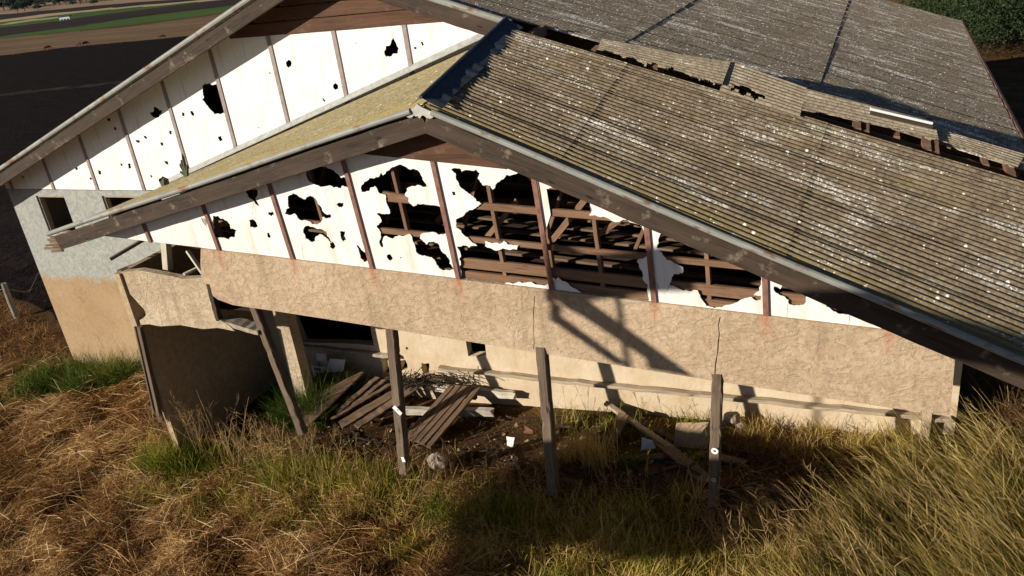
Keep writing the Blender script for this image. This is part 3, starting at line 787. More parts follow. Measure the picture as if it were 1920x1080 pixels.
# framing behind the sheets
def apt(px, py, dy=0): q = at_a(px, py); return np.array([q[0], ya(q[0], q[2])+dy, q[2]])
def fr(name, A_, B_, w, h, dy, mat=M_WOODR, up=(0, -1, 0)):
    m = MB(); m.beam(apt(*A_, dy), apt(*B_, dy), w, h, up=up, seg=8, jit=.004); return m.build(name, mat, annex)
f4 = lambda x, y: (560+x/3, 240+y/3)
# studs
for i, x0 in enumerate([-8.14+1.2*k+.6 for k in range(-1, 7)]):
    zt = roof_z(x0)-.16; zl = base_z(x0)+.08
    lean = .028
    if zt > zl: 
        m = MB(); m.beam(pt_a(x0, zl, .07), pt_a(x0-lean*(zt-zl), zt, .07), .05, .075, up=(0, -1, 0), seg=6, jit=.004); m.build('stud', M_WOODR, annex)
for x0 in [-8.14+1.2*k for k in range(-1, 7)]:
    zt = roof_z(x0)-.16; zl = base_z(x0)+.08
    m = MB(); m.beam(pt_a(x0, zl, .09), pt_a(x0-.02, zt, .09), .05, .075, up=(0, -1, 0), seg=6, jit=.004); m.build('stud', M_WOODR, annex)
# rails (nailing girts)
def rail(x0, x1, dz, h=.075, mat=M_WOODR, dy=.035):
    while base_z(x0)+dz > roof_z(x0)-.2: x0 += .05
    while base_z(x1)+dz > roof_z(x1)-.2: x1 -= .05
    m = MB(); m.beam(pt_a(x0, base_z(x0)+dz, dy), pt_a(x1, base_z(x1)+dz, dy), h, .05, up=(0, -1, 0), seg=12, jit=.004); m.build('girt', mat, annex)
zr = lambda px, py: (lambda q: q[1]-base_z(q[0]))(mp((px, py)))
rail(-9.3, -.6, zr(*f4(1100, 450)), .085); rail(-9.6, .0, zr(*f4(560, 590)), .07)
rail(-10., .25, .045, .09, dy=.05); rail(-4.6, .2, zr(*f4(1150, 790)), .13, dy=.052)
fr('girt', f4(470, 375), f4(640, 402), .07, .05, .03)
fr('brace', f4(930, 740), f4(1130, 490), .07, .05, .55); fr('brace', f4(1290, 780), f4(1560, 440), .08, .05, .8); fr('brace', f4(1600, 700), f4(1860, 530), .07, .05, .55)
fr('brace', f4(650, 620), f4(840, 460), .07, .05, .6); fr('brace', f4(1220, 345), f4(1340, 265), .07, .05, .4)
# ceiling battens and ceiling lining behind the band
for k in range(6):
    y = 8.35+.33*k
    m = MB(); z0 = base_z(-9)-.16+.02*k; z1_ = base_z(.8)-.05
    m.beam((-9.0, y, z0+.18), (.8, y, z1_+.1), .10, .035, seg=8, jit=.01); m.build('ceiling_batten', M_PLANK, annex)
for k in range(6):
    z = -2.35-.24*k; y = 9.3+.05*(k % 3)
    xl, xr = -4.6+.25*k, -4.5+(-1.85-z)/.46
    m = MB(); m.beam((max(xl, -9), y, z), (min(xr, .3), y+.05, z-.12), .08, .03, seg=8, jit=.01); m.build('roof_batten', M_WOODR, annex)
for x in np.arange(-9, .9, 1.2):
    zt = roof_z(x)
    m = MB(); m.beam((x, 7.9, zt-.16), (x, 9.5, zt+(-.10 if x < -4.6 else .12)), .05, .10, seg=3); m.build('rafter', M_WOODR, annex)
    m = MB(); m.beam((x+.3, 9.1, base_z(x)-.02), (x+.9, 9.1, min(roof_z(x+.9), base_z(x)+1.3)), .07, .05, seg=3); m.build('brace', M_WOODR, annex)
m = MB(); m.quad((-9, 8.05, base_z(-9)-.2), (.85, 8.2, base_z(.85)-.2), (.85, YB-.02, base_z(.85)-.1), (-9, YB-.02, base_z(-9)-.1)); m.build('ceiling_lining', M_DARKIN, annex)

# stuccoed band
bt = [mp((380, 465)), mp((1660, 620))]
xr = mp((1790, 672)); 
outer = [(bt[0][0], base_z(bt[0][0])-.002)]
outer = [mp((381, 520)), mp((384, 532)), mp((396, 548)), mp((412, 560)), mp((440, 570)), mp((510, 580)), mp((660, 603)), mp((830, 630)), mp((1000, 657)), mp((1170, 684)), mp((1340, 711)), mp((1560, 745)), mp((1781, 778)),
         xr, (xr[0], xr[1]+.12), (bt[1][0]+.15, base_z(bt[1][0]+.15)-.003), (bt[0][0], base_z(bt[0][0])-.003), mp((379, 490))]
outer = [outer[-1]]+outer[:-1]
cracks = []
def crack(pts, w=.006):
    P = [np.array(mp(p)) for p in pts]; Q = []
    for a_, b_ in zip(P[:-1], P[1:]):
        for t in (0, .33, .66): Q.append(a_+(b_-a_)*t+(rng.normal()*.008, 0))
    Q.append(P[-1])
    return [tuple(q+(w*(.5+random.random()), 0)) for q in Q]+[tuple(q-(w*(.3+random.random()*.7), 0)) for q in Q[::-1]]
cracks = [crack([(1004, 552), (1003, 600), (1002, 652)], .005), crack([(1350, 592), (1348, 640), (1341, 700)], .007)]
sheet('stucco_band', outer, cracks, front(-.035), .13, M_BAND, annex, grid=.35)
# side wall under the eave, at the right
m = MB(); m.box(.80, .90, 8.25, YB-.003, -5.10, -4.1); m.box(.80, .90, 10.0, YB-.003, -7.4, -5.102); m.build('side_wall', M_BAND, annex)

# old porch box at the left
rg = [(225, 511), (300, 514), (385, 521), (388, 540), (393, 560), (398, 580), (404, 598), (425, 607), (440, 621), (380, 617), (300, 612), (262, 609), (262, 600), (274, 590), (270, 580), (252, 560), (236, 545), (230, 530)]
sheet('porch_parapet', ragged([tuple(at_y(*p, 7.74)[[0, 2]]) for p in rg], .12, 1), [crack([(276, 515), (275, 560), (273, 585)], .003)], lambda x, z: 7.74, .11, M_BALU, annex)
rg = [(223, 545), (232, 548), (250, 563), (268, 584), (266, 594), (256, 604), (240, 604), (230, 580)]
m = MB(); m.box(-10.33, -10.22, 7.70, YB-.02, -7.7, -3.95); m.build('porch_side_wall', M_CARD, annex)
m = MB(); m.beam(at_y(262, 612, 7.70), at_y(302, 790, 7.62), .07, .07, up=(0, -1, 0)); m.beam(at_y(254, 612, 7.69), at_y(290, 775, 7.60), .035, .05, up=(0, -1, 0)); m.build('door_jamb', M_GREYW, annex)
m = MB(); m.beam(at_y(224, 509, 7.80), (-10.28, YB-.05, -4.15), .12, .04); m.build('parapet_rail', M_GREYW, annex)
m = MB(); m.beam(at_y(425, 600, 7.85), at_y(492, 619, 7.9), .22, .07, seg=8, jit=.012, ragged=.06); m.build('broken_sill', M_CONC, annex)
m = MB(); m.beam(at_y(315, 505, 8.0), at_y(311, 452, 8.0), .11, .11, up=(0, -1, 0)); m.build('stub_post', M_PALE, annex)
m = MB(); m.beam(at_y(393, 530, 7.78), at_y(412, 600, 7.78), .07, .09, up=(0, -1, 0), jit=.015, seg=8); m.build('jagged_stud', M_FASCIA, annex)
m = MB(); m.beam(at_y(207, 486, 7.5), at_y(270, 449, 7.9), .06, .045); m.build('hanging_batten', M_GREYW, annex)
m = MB(); m.beam(at_y(383, 515, 7.9), at_y(352, 470, 8.0), .06, .05); m.build('broken_batten', M_PALE, annex)
m = MB(); m.beam(at_y(345, 515, 7.85), at_y(376, 500, 8.1), .06, .04); m.build('broken_batten', M_PALE, annex)
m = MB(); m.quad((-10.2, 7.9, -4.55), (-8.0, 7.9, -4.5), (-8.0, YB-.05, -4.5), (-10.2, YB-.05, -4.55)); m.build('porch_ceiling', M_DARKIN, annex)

# leaning posts
def post(top, bot, ytop, ybot, w, label):
    a_ = at_y(*top, ytop)+(0, 0, .08); b_ = at_y(*bot, ybot); d_ = (b_-a_)
    m = MB(); m.beam(a_, b_+d_/np.linalg.norm(d_)*.15, w, w, up=(0, -1, 0), seg=26, jit=.006, bevel=.012, ragged=.02, chip=.3)
    o_ = m.build('post', M_GREYW, annex); o_['label'] = label; return o_, a_, b_
p1, *_ = post((478, 578), (562, 795), 7.93, 7.75, .12, 'strongly leaning left post')
p2, a2, b2 = post((735, 612), (758, 868), 7.95, 7.55, .13, 'post with white paper tags')
p3, *_ = post((1017, 660), (1037, 905), 7.98, 7.62, .13, 'dark split post')
p4, a4, b4 = post((1346, 710), (1339, 925), 8.05, 7.75, .12, 'post with a round white tag')
def tagplate(px, w, h, ang, Y, par, ring=False, mat=M_PAPER):
    c = at_y(*px, Y); m = MB(); n_ = 14
    if ring:
        for k in range(n_):
            a_, b_ = 2*math.pi*k/n_, 2*math.pi*(k+1)/n_
            P = [c+np.array([r*w*math.cos(t), 0, r*w*math.sin(t)]) for r, t in ((1, a_), (1, b_), (.38, b_), (.38, a_))]
            m.quad(*P); m.quad(*[q+(0, .004, 0) for q in P[::-1]])
    else:
        u_ = np.array([math.cos(ang), 0, math.sin(ang)])*w/2; v_ = np.array([-math.sin(ang), -.01, math.cos(ang)])*h/2
        P = [c-u_-v_, c+u_-v_*.9, c+u_*.92+v_, c-u_+v_*1.1]
        m.quad(*P); m.quad(*[q+(0, .004, 0) for q in P[::-1]])
        for k in range(4): m.quad(P[k], P[k]+(0, .004, 0), P[(k+1) % 4]+(0, .004, 0), P[(k+1) % 4])
    return m.build('tag', mat, par)
Yp2 = at_y(745, 771, 7.7)[1]
t_ = tagplate((745, 770), .15, .065, -.85, 7.61, p2); m = MB(); m.tube([at_y(745, 769, 7.60), at_y(745, 769, 7.606)], .008, 8); m.build('nail_hole', M_BLACK, t_)
tagplate((756, 862), .05, .08, .15, 7.48, p2)
tagplate((1340, 846), .042, .04, 0, 7.76, p4, ring=True); tagplate((1338, 900), .03, .03, 0, 7.70, p4, ring=True, mat=M_FLASH)

# displaced barn sheets and broken timbers in the gap between both roofs
def strip_pt(px, py, k=.30, y0=9.75, lift=.02):
    # plane rising towards the back, above the barn's right slope: z = zb(x) + lift + k*(y-y0)
    n_ = np.array([.365, -k, 1.]); k_ = -.02-.365*7.1+lift-k*y0
    return onplane(px, py, n_, k_)
def loose(quad, k, lift, y0, mat=M_RF_L, cut=None, nu=10):
    A_, B_, C_, D_ = [strip_pt(*q, k=k, y0=y0, lift=lift) for q in quad]   # front-left, front-right, back-right, back-left
    return corr_obj('displaced_roof_sheet', mat, barn, A_, B_, D_, C_, nu=nu, spw=7, amp=.011, lap=5, liftstep=0, cut=cut)
rc = lambda s_, amp: (lambda u, L: (np.sin(u*s_*31+1)*np.sin(u*s_*13)*amp+amp*.6 > L) | (L > 99))
def cutter(front_amp, back_amp, depth, seed):
    r_ = np.random.default_rng(seed); kx = r_.uniform(.2, 1, 13).cumsum(); kx /= kx[-1]; ky = r_.uniform(0, 1, 13)
    def f(u, L):
        g = np.interp((u-u.min())/(np.ptp(u)+1e-9), kx, ky)
        return (L < g*front_amp) | (L > depth-g[::-1]*back_amp if False else L > depth-np.interp((u-u.min())/(np.ptp(u)+1e-9), kx, ky[::-1])*back_amp)
    return f
loose([(1118, 97), (1276, 140), (1283, 104), (1128, 73)], .22, .03, 9.6, cut=cutter(.16, .30, 1.1, 3), nu=40)
loose([(1262, 136), (1352, 163), (1370, 116), (1268, 100)], .28, .05, 9.6, cut=cutter(.10, .2, 1.1, 5), nu=30)
loose([(1350, 168), (1500, 217), (1512, 166), (1362, 114)], .30, .03, 9.65, cut=lambda u, L: ((u > .12) & (u < .55) & (L < .26-.3*np.abs(u-.3)) & (L > .07+.06*np.sin(u*40))), nu=40)
loose([(1503, 208), (1760, 264), (1752, 228), (1512, 166)], .30, .05, 9.7, nu=40, cut=cutter(.10, .03, 1.2, 8))
loose([(1756, 262), (1905, 318), (1922, 290), (1770, 246)], .20, .04, 9.7, nu=30, cut=cutter(.08, .05, 1.2, 12))
# pale edge strip, with a dark board standing in for the shadow beneath it
A_, B_ = strip_pt(1632, 204, lift=.12), strip_pt(1748, 231, lift=.12)
m = MB(); m.beam(A_, B_, .05, .03); m.build('pale_edge_strip', M_PAPER, barn)
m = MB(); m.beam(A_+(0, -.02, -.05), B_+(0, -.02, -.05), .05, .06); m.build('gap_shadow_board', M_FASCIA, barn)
for (a_, b_, w_, h_) in (((1500, 218), (1905, 335), .06, .12),):
    P, Q = strip_pt(*a_, k=0, lift=-.12), strip_pt(*b_, k=0, lift=-.12)
    m = MB(); m.beam(P, Q, w_, h_, seg=14, jit=.01); m.build('exposed_rafter', M_WOODR, barn)
for (x, y) in ((1606, 238), (1622, 243), (1738, 278), (1753, 284), (1895, 326), (1741, 240), (1000, 62), (1108, 100), (1228, 128), (990, 66)):
    P = strip_pt(x, y, k=0, lift=-.02)
    m = MB(); m.beam(P+(0, -.08, -.06), P+(.0, .35, -.02), .10, .13, seg=4, jit=.008); m.build('purlin_end', M_WOODR, barn)
# ================================================================ THINGS LYING ABOUT
def gz(x, y): return float(ground(x, y))
def plank(pa, pb, ya_, yb_, w, t, mat, label, cat='plank', group=None, name='plank', **k):
    A_, B_ = at_y(*pa, ya_), at_y(*pb, yb_)
    k.setdefault('seg', 14); k.setdefault('jit', .005)
    m = MB(); m.beam(A_, B_, w, t, **k); o = m.build(name, mat); return tag(o, label, cat, group)
G1_ = 'fallen planks in front of the doorway'
def on_z(p, z): return at_z(*p, z)
def lay(pa, za, pb, zb_, w, t, mat, label, cat='plank', group=None, name='plank', **k):
    A_, B_ = at_z(*pa, za), at_z(*pb, zb_); k.setdefault('seg', 14); k.setdefault('jit', .013); k.setdefault('ragged', .07); k.setdefault('chip', .3); k.setdefault('twist', random.uniform(-.15, .15))
    m = MB(); m.beam(A_, B_, w, t, **k); o = m.build(name, mat); return tag(o, label, cat, group)
lay((707, 708), -6.72, (633, 772), -6.95, .11, .03, M_PLANK, 'narrow brown plank, leftmost of the fan of loose planks by the doorway', group=G1_)
lay((722, 712), -6.74, (643, 776), -6.95, .09, .03, M_PLANK, 'narrow plank in the middle of the fan of loose planks by the doorway', group=G1_)
lay((733, 720), -6.75, (622, 786), -6.97, .09, .03, M_PLANK, 'thin plank just left of the two wide dark planks by the doorway', group=G1_)
lay((764, 722), -6.78, (640, 796), -6.98, .20, .03, M_PLANK, 'wide dark plank in the fan, left one of the wide pair behind the tagged post', group=G1_)
lay((779, 726), -6.78, (668, 800), -6.98, .18, .03, M_PLANK, 'wide dark plank in the fan, right one of the wide pair behind the tagged post', group=G1_)
lay((676, 712), -6.88, (600, 785), -7.0, .16, .03, M_FASCIA, 'dark plank lying under the right edge of the fallen boarded door', group=G1_)
# fallen boarded door
Q = [at_z(*p, z) for p, z in (((604, 697), -6.72), ((683, 697), -6.66), ((578, 800), -6.93), ((520, 768), -6.95))]
fd = empty('fallen_door', (Q[2]+Q[3])/2); tag(fd, 'fallen boarded door leaning on the wall behind the leftmost leaning post', 'door')
for k in range(5):
    t0, t1 = (k+.03)/5, (k+.97)/5
    a_ = Q[0]+(Q[1]-Q[0])*(t0+t1)/2; b_ = Q[3]+(Q[2]-Q[3])*(t0+t1)/2
    m = MB(); m.beam(a_+(0, 0, random.uniform(-.006, .006)), b_, np.linalg.norm(Q[1]-Q[0])/5*1.15, .03, seg=8, jit=.002); m.build('board', M_PLANK, fd)
for t in (.2, .75):
    a_ = Q[0]+(Q[3]-Q[0])*t; b_ = Q[1]+(Q[2]-Q[1])*t
    m = MB(); m.beam(a_+(0, 0, -.035), b_+(0, 0, -.035), .09, .03); m.build('batten', M_PLANK, fd)
# slatted deck of four boards
Q = [at_z(*p, z) for p, z in (((843, 722), -6.72), ((903, 728), -6.72), ((808, 838), -6.98), ((758, 818), -7.0))]
sd_ = empty('slatted_panel', (Q[2]+Q[3])/2); tag(sd_, 'slatted panel of five long boards leaning between the tagged post and the split post', 'panel')
for k in range(5):
    t = (k+.5)/5; a_ = Q[0]+(Q[1]-Q[0])*t; b_ = Q[3]+(Q[2]-Q[3])*t
    m = MB(); m.beam(a_+(0, 0, random.uniform(-.004, .004)), b_+(random.uniform(-.03, .03), random.uniform(-.06, .03), 0), np.linalg.norm(Q[1]-Q[0])/5*.86, .035, seg=10, jit=.004); m.build('board', M_PLANK, sd_)
for t in (.12, .82):
    a_ = Q[0]+(Q[3]-Q[0])*t; b_ = Q[1]+(Q[2]-Q[1])*t
    m = MB(); m.beam(a_+(0, 0, -.05), b_+(0, 0, -.05), .08, .06); m.build('batten', M_FASCIA, sd_)
lay((800, 724), -6.86, (966, 741), -6.86, .10, .12, M_PALE, 'pale squared timber with a sawn end lying under the top of the slatted panel', 'timber', name='timber')
lay((755, 770), -6.95, (924, 773), -6.95, .10, .12, M_PALE, 'whitish squared timber passing beneath the middle of the slatted panel', 'timber', name='timber')
lay((790, 708), -6.70, (830, 712), -6.70, .16, .05, M_PALE, 'short pale board end lying on the rubble under the wall niches', 'board', name='board')
lay((1136, 756), -6.80, (1272, 851), -6.85, .09, .05, M_LEDGE, 'long thin bleached batten slanting down from the wall towards the fibre board', 'batten', name='batten', jit=.012)
lay((1150, 764), -6.92, (1290, 838), -6.95, .12, .05, M_FASCIA, 'dark rotten rail lying just behind the slanting bleached batten', 'rail', name='rail', jit=.014)
lay((1170, 778), -6.75, (1124, 862), -6.98, .17, .04, M_PLANK, 'wide brown board leaning in the weeds right of the dark split post', 'board', name='board')
lay((1095, 872), -6.93, (1262, 857), -6.90, .13, .11, M_GREYW, 'heavy weathered beam lying level in the dark ground before the weeds', 'beam', name='beam', jit=.012)
lay((1045, 838), -7.0, (1120, 850), -7.0, .12, .04, M_PLANK, 'short brown board half buried right beside the dark split post', 'board', name='board')
lay((1240, 830), -6.85, (1330, 905), -6.75, .20, .03, M_PLANK, 'broad brown board fallen against the foot of the rightmost post', 'board', name='board')
lay((1310, 850), -6.9, (1400, 868), -6.9, .16, .03, M_PLANK, 'splintered board lying in shade behind the rightmost post', 'board', name='board')
lay((560, 752), -7.0, (590, 716), -6.95, .16, .03, M_FASCIA, 'dark short board lying left of the fallen door', 'board', name='board')
# thin plates
def plate(quad, zs, th, mat, name, label, cat, rag=.1):
    P = [at_z(*p, z) for p, z in zip(quad, zs)]
    n_ = np.cross(P[1]-P[0], P[3]-P[0]); n_ /= np.linalg.norm(n_)
    R_ = []
    for i in range(4):
        a_, b_ = P[i], P[(i+1) % 4]
        for t in np.linspace(0, 1, 6)[:-1]: R_.append(a_+(b_-a_)*t+(rng.normal(size=3)*rag*.015 if t else 0))
    c_ = sum(R_)/len(R_); m = MB()
    for i in range(len(R_)):
        a_, b_ = R_[i], R_[(i+1) % len(R_)]
        m.quad(a_, b_, c_, c_, [(a_[0], a_[1]), (b_[0], b_[1]), (c_[0], c_[1]), (c_[0], c_[1])]); m.quad(b_-n_*th, a_-n_*th, c_-n_*th, c_-n_*th); m.quad(b_, a_, a_-n_*th, b_-n_*th)
    o = m.build(name, mat); return tag(o, label, cat)
# the quads with a doubled corner are cleaned to triangles below
plate([(1268, 793), (1336, 792), (1326, 842), (1262, 838)], [-6.70, -6.68, -6.93, -6.95], .015, M_CARD, 'fibre_board', 'tan fibre board tilted against the wall foot, left of the rightmost post', 'board')
plate([(1204, 820), (1224, 826), (1230, 840), (1202, 845)], [-6.72, -6.72, -6.86, -6.88], .008, M_FIBA, 'panel_shard', 'white broken panel shard standing in weeds beside the fibre board', 'shard', .2)
plate([(984, 797), (1000, 808), (1001, 813), (985, 813)], [-6.85, -6.87, -6.95, -6.96], .01, M_RUSTB, 'clay_shard', 'small orange clay shard on the dark soil left of the dark split post', 'shard', .2)
plate([(950, 818), (965, 820), (962, 838), (951, 836)], [-6.85, -6.86, -6.98, -6.98], .01, M_FIBA, 'panel_shard', 'small white shard on the dark soil below the orange clay shard', 'shard', .2)
plate([(618, 672), (648, 674), (643, 700), (612, 700)], [-6.42, -6.42, -6.72, -6.74], .012, M_FIBB, 'panel_offcut', 'pale flat panel offcut leaning on the wall right of the white crate', 'panel')
# white crate with a dark slot and a round black mark
C_ = at_y(598, 703, 9.8); Cz = gz(C_[0], C_[1])
crate = empty('crate', (C_[0], 9.85, C_[2]-.08)); tag(crate, 'small white crate with a dark slot and black marks, in shade by the doorway', 'crate')
x0, z0 = C_[0], C_[2]-.08
m = MB(); w_ = .13; h_ = .26
m.box(x0-w_, x0+w_, 9.80, 9.81, z0, z0+.17); m.box(x0-w_, x0-w_+.05, 9.80, 9.81, z0+.17, z0+.22); m.box(x0+w_-.05, x0+w_, 9.80, 9.81, z0+.17, z0+.22); m.box(x0-w_, x0+w_, 9.80, 9.81, z0+.22, z0+h_)
m.box(x0-w_, x0-w_+.01, 9.81, 10.0, z0, z0+h_); m.box(x0+w_-.01, x0+w_, 9.81, 10.0, z0, z0+h_); m.box(x0-w_, x0+w_, 10.0, 10.01, z0, z0+h_); m.box(x0-w_+.01, x0+w_-.01, 9.81, 10.0, z0, z0+.01)
m.build('crate_body', M_WHITE, crate)
m = MB()
for k in range(3):
    a_ = k*2.09; c_ = np.array([x0+.03*math.cos(a_), 9.797, z0+.085+.03*math.sin(a_)])
    for q in range(6):
        b0, b1 = a_-1+q*.45, a_-1+(q+1)*.45
        m.quad(c_+(.035*math.cos(b0), 0, .035*math.sin(b0)), c_+(.035*math.cos(b1), 0, .035*math.sin(b1)), c_+(.022*math.cos(b1), 0, .022*math.sin(b1)), c_+(.022*math.cos(b0), 0, .022*math.sin(b0)))
m.build('printed_mark', M_BLACK, crate)
m = MB(); m.box(x0-.10, x0+.10, 9.97, 9.99, z0+h_, z0+.42); m.build('open_flap', M_WHITE, crate)
# stones and rubble
def rock(P, r, mat, label, cat='stone', name='stone', flat=.7, group=None, seed=0):
    g = np.random.default_rng(seed); n1, n2 = 14, 9; V = []; F = []
    ds = g.normal(size=(6, 3)); ds /= np.linalg.norm(ds, axis=1)[:, None]; am = g.uniform(.72, .98, 6)
    for i in range(n2+1):
        th = math.pi*i/n2
        for j in range(n1):
            ph = 2*math.pi*j/n1; d = np.array([math.sin(th)*math.cos(ph), math.sin(th)*math.sin(ph), math.cos(th)])
            rr = min([1]+[a/max(1e-3, d@q) for a, q in zip(am*.9, ds) if d@q > .01])
            rr *= 1+.05*math.sin(7*ph+3*th)
            V.append(np.array(P)+d*rr*r*np.array([1, 1, flat]))
    for i in range(n2):
        for j in range(n1): F.append((i*n1+j, (i+1)*n1+j, (i+1)*n1+(j+1) % n1, i*n1+(j+1) % n1))
    return tag(obj(name, V, F, mat), label, cat, group)
P = at_z(820, 866, -6.85); rock(P, .17, M_STONE, 'rounded pinkish stone in the grass right of the tagged post', seed=3)
for k, (px, py, r) in enumerate(((1372, 782, .13), (1358, 790, .08), (1388, 795, .09))):
    P = at_y(px, py, 9.9); rock(P, r, M_CONC, ['broken lump of render at the wall foot right of the rightmost post, largest of three', 'small lump of render just left of the largest broken lump', 'small lump of render just right of the largest broken lump'][k], name='rubble_lump', cat='rubble', seed=20+k)
g_ = np.random.default_rng(5)
# heap of twigs and bits under the niches
m = MB()
for k in range(160):
    c_ = at_y(783+g_.normal()*22, 716+g_.normal()*6, 9.75+g_.normal()*.12); d_ = g_.normal(size=3)*(1, 1, .35); d_ /= np.linalg.norm(d_)
    m.tube([c_-d_*.12, c_+d_*.05+(0, 0, .02), c_+d_*.14], .007, 4)
tag(m.build('twig_heap', M_FASCIA), 'tangled heap of dry twigs under the small wall niches', 'twigs', kind='stuff')
m = MB()
for k in range(330):
    x = g_.uniform(-8.6, .2); y = g_.uniform(8.4, 10.1); z = gz(x, y)+.01; s_ = g_.uniform(.01, .05)*g_.uniform(.4, 1)
    a_ = g_.uniform(0, 6.28); u_ = np.array([math.cos(a_), math.sin(a_), g_.normal()*.3])*s_; v_ = np.array([-math.sin(a_), math.cos(a_), g_.normal()*.3])*s_*.6; c_ = np.array([x, y, z+.01])
    m.poly([c_-u_-v_, c_+u_-v_, c_+v_*1.2, c_-u_+v_], [(0, 0)]*4)
tag(m.build('litter', M_CARD), 'small flakes of render and rubbish scattered under the annex', 'litter', kind='stuff')
m = MB()
for k in range(170):
    x = g_.uniform(-8.4, .4); y = g_.uniform(8.2, 10.); z = gz(x, y)+.03; L_ = g_.uniform(.1, .75)**1.3; a_ = g_.uniform(0, 3.14)
    d_ = np.array([math.cos(a_), math.sin(a_), g_.normal()*.15])*L_/2
    m.beam(np.array([x, y, z])-d_, np.array([x, y, z])+d_, g_.uniform(.02, .06), .015, seg=2, bevel=.003)
tag(m.build('splinters', M_FASCIA), 'broken splinters and sticks scattered on the dark earth under the annex', 'splinters', kind='stuff')

# cactus growing on the annex roof edge (and a lower pad)
def cactus(base, arms, label):
    r_ = empty('cactus', base); tag(r_, label, 'cactus')
    for (dx, dz, r) in arms:
        m = MB(); b_ = np.array(base); m.tube([b_, b_+(dx*.5, 0, dz*.5), b_+(dx*.9, 0, dz*.85), b_+(dx, 0, dz)], [r*.8, r, r*.9, r*.3], 7); m.build('stem', M_CACT, r_, smooth=True)
b_ = at_y(352, 334, 9.2)
cactus(b_, [(-.08, .24, .024), (-.03, .30, .026), (.03, .40, .026), (.06, .22, .024), (-.12, .12, .02)], 'clump of upright cactus stems growing on the annex roof edge')
b_ = at_y(312, 352, 9.2)
cactus(b_, [(-.06, .12, .05), (.02, .17, .06), (-.02, .06, .04)], 'low cactus pads beside the roof edge, left of the upright cactus clump')

# fence post and wire at the left edge
def fpost(px, base, top_h, r, label, group=None):
    P = on_ground(*base); m = MB(); m.tube([P-(0, 0, .3), P+(0, 0, top_h*.5), P+(.03, 0, top_h)], [r, r*.97, r*.9], 10)
    o = m.build('fence_post', M_OLDPOST, loc=tuple(P)); tag(o, label, 'fence post', group); return P
P = fpost(0, (32, 596), .98, .075, 'stout round grey fence post on dry grass at the left edge')
m = MB(); Q = at_y(75, 505, 13.5); m.tube([P+(-3, -1.2, .8), P+(0, 0, .82), (P+Q)/2+(0, 0, .0), Q], .006, 4); tag(m.build('fence_wire', M_FLASH), 'single fence wire running from the stout post to the barn corner', 'wire')

# ================================================================ FAR THINGS
M_COW = plain('red_brown_hide', (.09, .035, .020), .9, var=.3)
M_COWW = plain('white_hide', (.6, .55, .48), .9, var=.1)
def skin_body(name, joints, edges, mat, parent=None, loc=None, sub=1):
    me = bpy.data.meshes.new(name); me.from_pydata([j[:3] for j in joints], edges, [])
    o = bpy.data.objects.new(name, me); link(o)
    sk = o.modifiers.new('skin', 'SKIN'); sk.use_smooth_shade = True
    for k, j in enumerate(joints):
        me.skin_vertices[0].data[k].radius = (j[3], j[4] if len(j) > 4 else j[3])
    me.skin_vertices[0].data[0].use_root = True
    ss = o.modifiers.new('sub', 'SUBSURF'); ss.levels = sub; ss.render_levels = sub
    dg = bpy.context.evaluated_depsgraph_get(); m2 = bpy.data.meshes.new_from_object(o.evaluated_get(dg))
    o.modifiers.clear(); o.data = m2; m2.materials.clear(); m2.materials.append(mat); return o
cj = [(0, 0, 1.05, .30, .36), (-.55, 0, 1.08, .28, .33), (.55, 0, 1.10, .28, .36), (.95, 0, 1.18, .15, .22), (1.25, 0, .85, .11, .14), (1.45, 0, .55, .09, .10), (1.58, 0, .38, .06, .07),
      (-.75, .17, .75, .12, .14), (-.85, .18, .42, .06), (-.78, .18, .05, .05), (-.75, -.17, .75, .12, .14), (-.70, -.18, .42, .06), (-.72, -.18, .05, .05),
      (.62, .17, .72, .10), (.60, .18, .40, .055), (.62, .18, .05, .05), (.62, -.17, .72, .10), (.72, -.18, .40, .055), (.70, -.18, .05, .05), (-.92, 0, 1.15, .05), (-1.0, 0, .6, .03)]
ce = [(0, 1), (0, 2), (2, 3), (3, 4), (4, 5), (5, 6), (1, 7), (7, 8), (8, 9), (1, 10), (10, 11), (11, 12), (2, 13), (13, 14), (14, 15), (2, 16), (16, 17), (17, 18), (1, 19), (19, 20)]
cow0 = skin_body('cow', cj, ce, M_COW)
cows = [((90, 95), 0.3, 'red brown cow grazing at the field edge, leftmost of the four cows'), ((149, 88), 2.6, 'dark red cow with head down, left one of the close pair'),
        ((161, 87), .9, 'dark red cow, right one of the close pair at the field edge'), ((306, 74), 3.3, 'orange brown cow standing apart nearest the barn roof')]
for i, (p, a_, lab) in enumerate(cows):
    o = cow0 if i == 0 else cow0.copy()
    if i: link(o)
    P = on_ground(*p); o.location = P+(0, 0, .15); o.rotation_euler = (0, 0, a_+YAW); s_ = np.linalg.norm(P)/1504*12/2.4; o.scale = (s_,)*3
    tag(o, lab, 'cow', 'cows on the dry pasture')
# small fence posts along the field edge
m0 = None
for i, px in enumerate(range(20, 380, 26)):
    t = px/330; py = 104-34*t
    P = on_ground(px, py+.5); m = MB(); h_ = np.linalg.norm(P)/1504*6
    m.tube([P-(0, 0, .2), P+(0, 0, h_)], h_*.06, 5); o = m.build('fence_post', M_GREYW, loc=tuple(P)); tag(o, 'thin wooden fence post on the line between black field and dry pasture', 'fence post', 'fence posts along the black field')
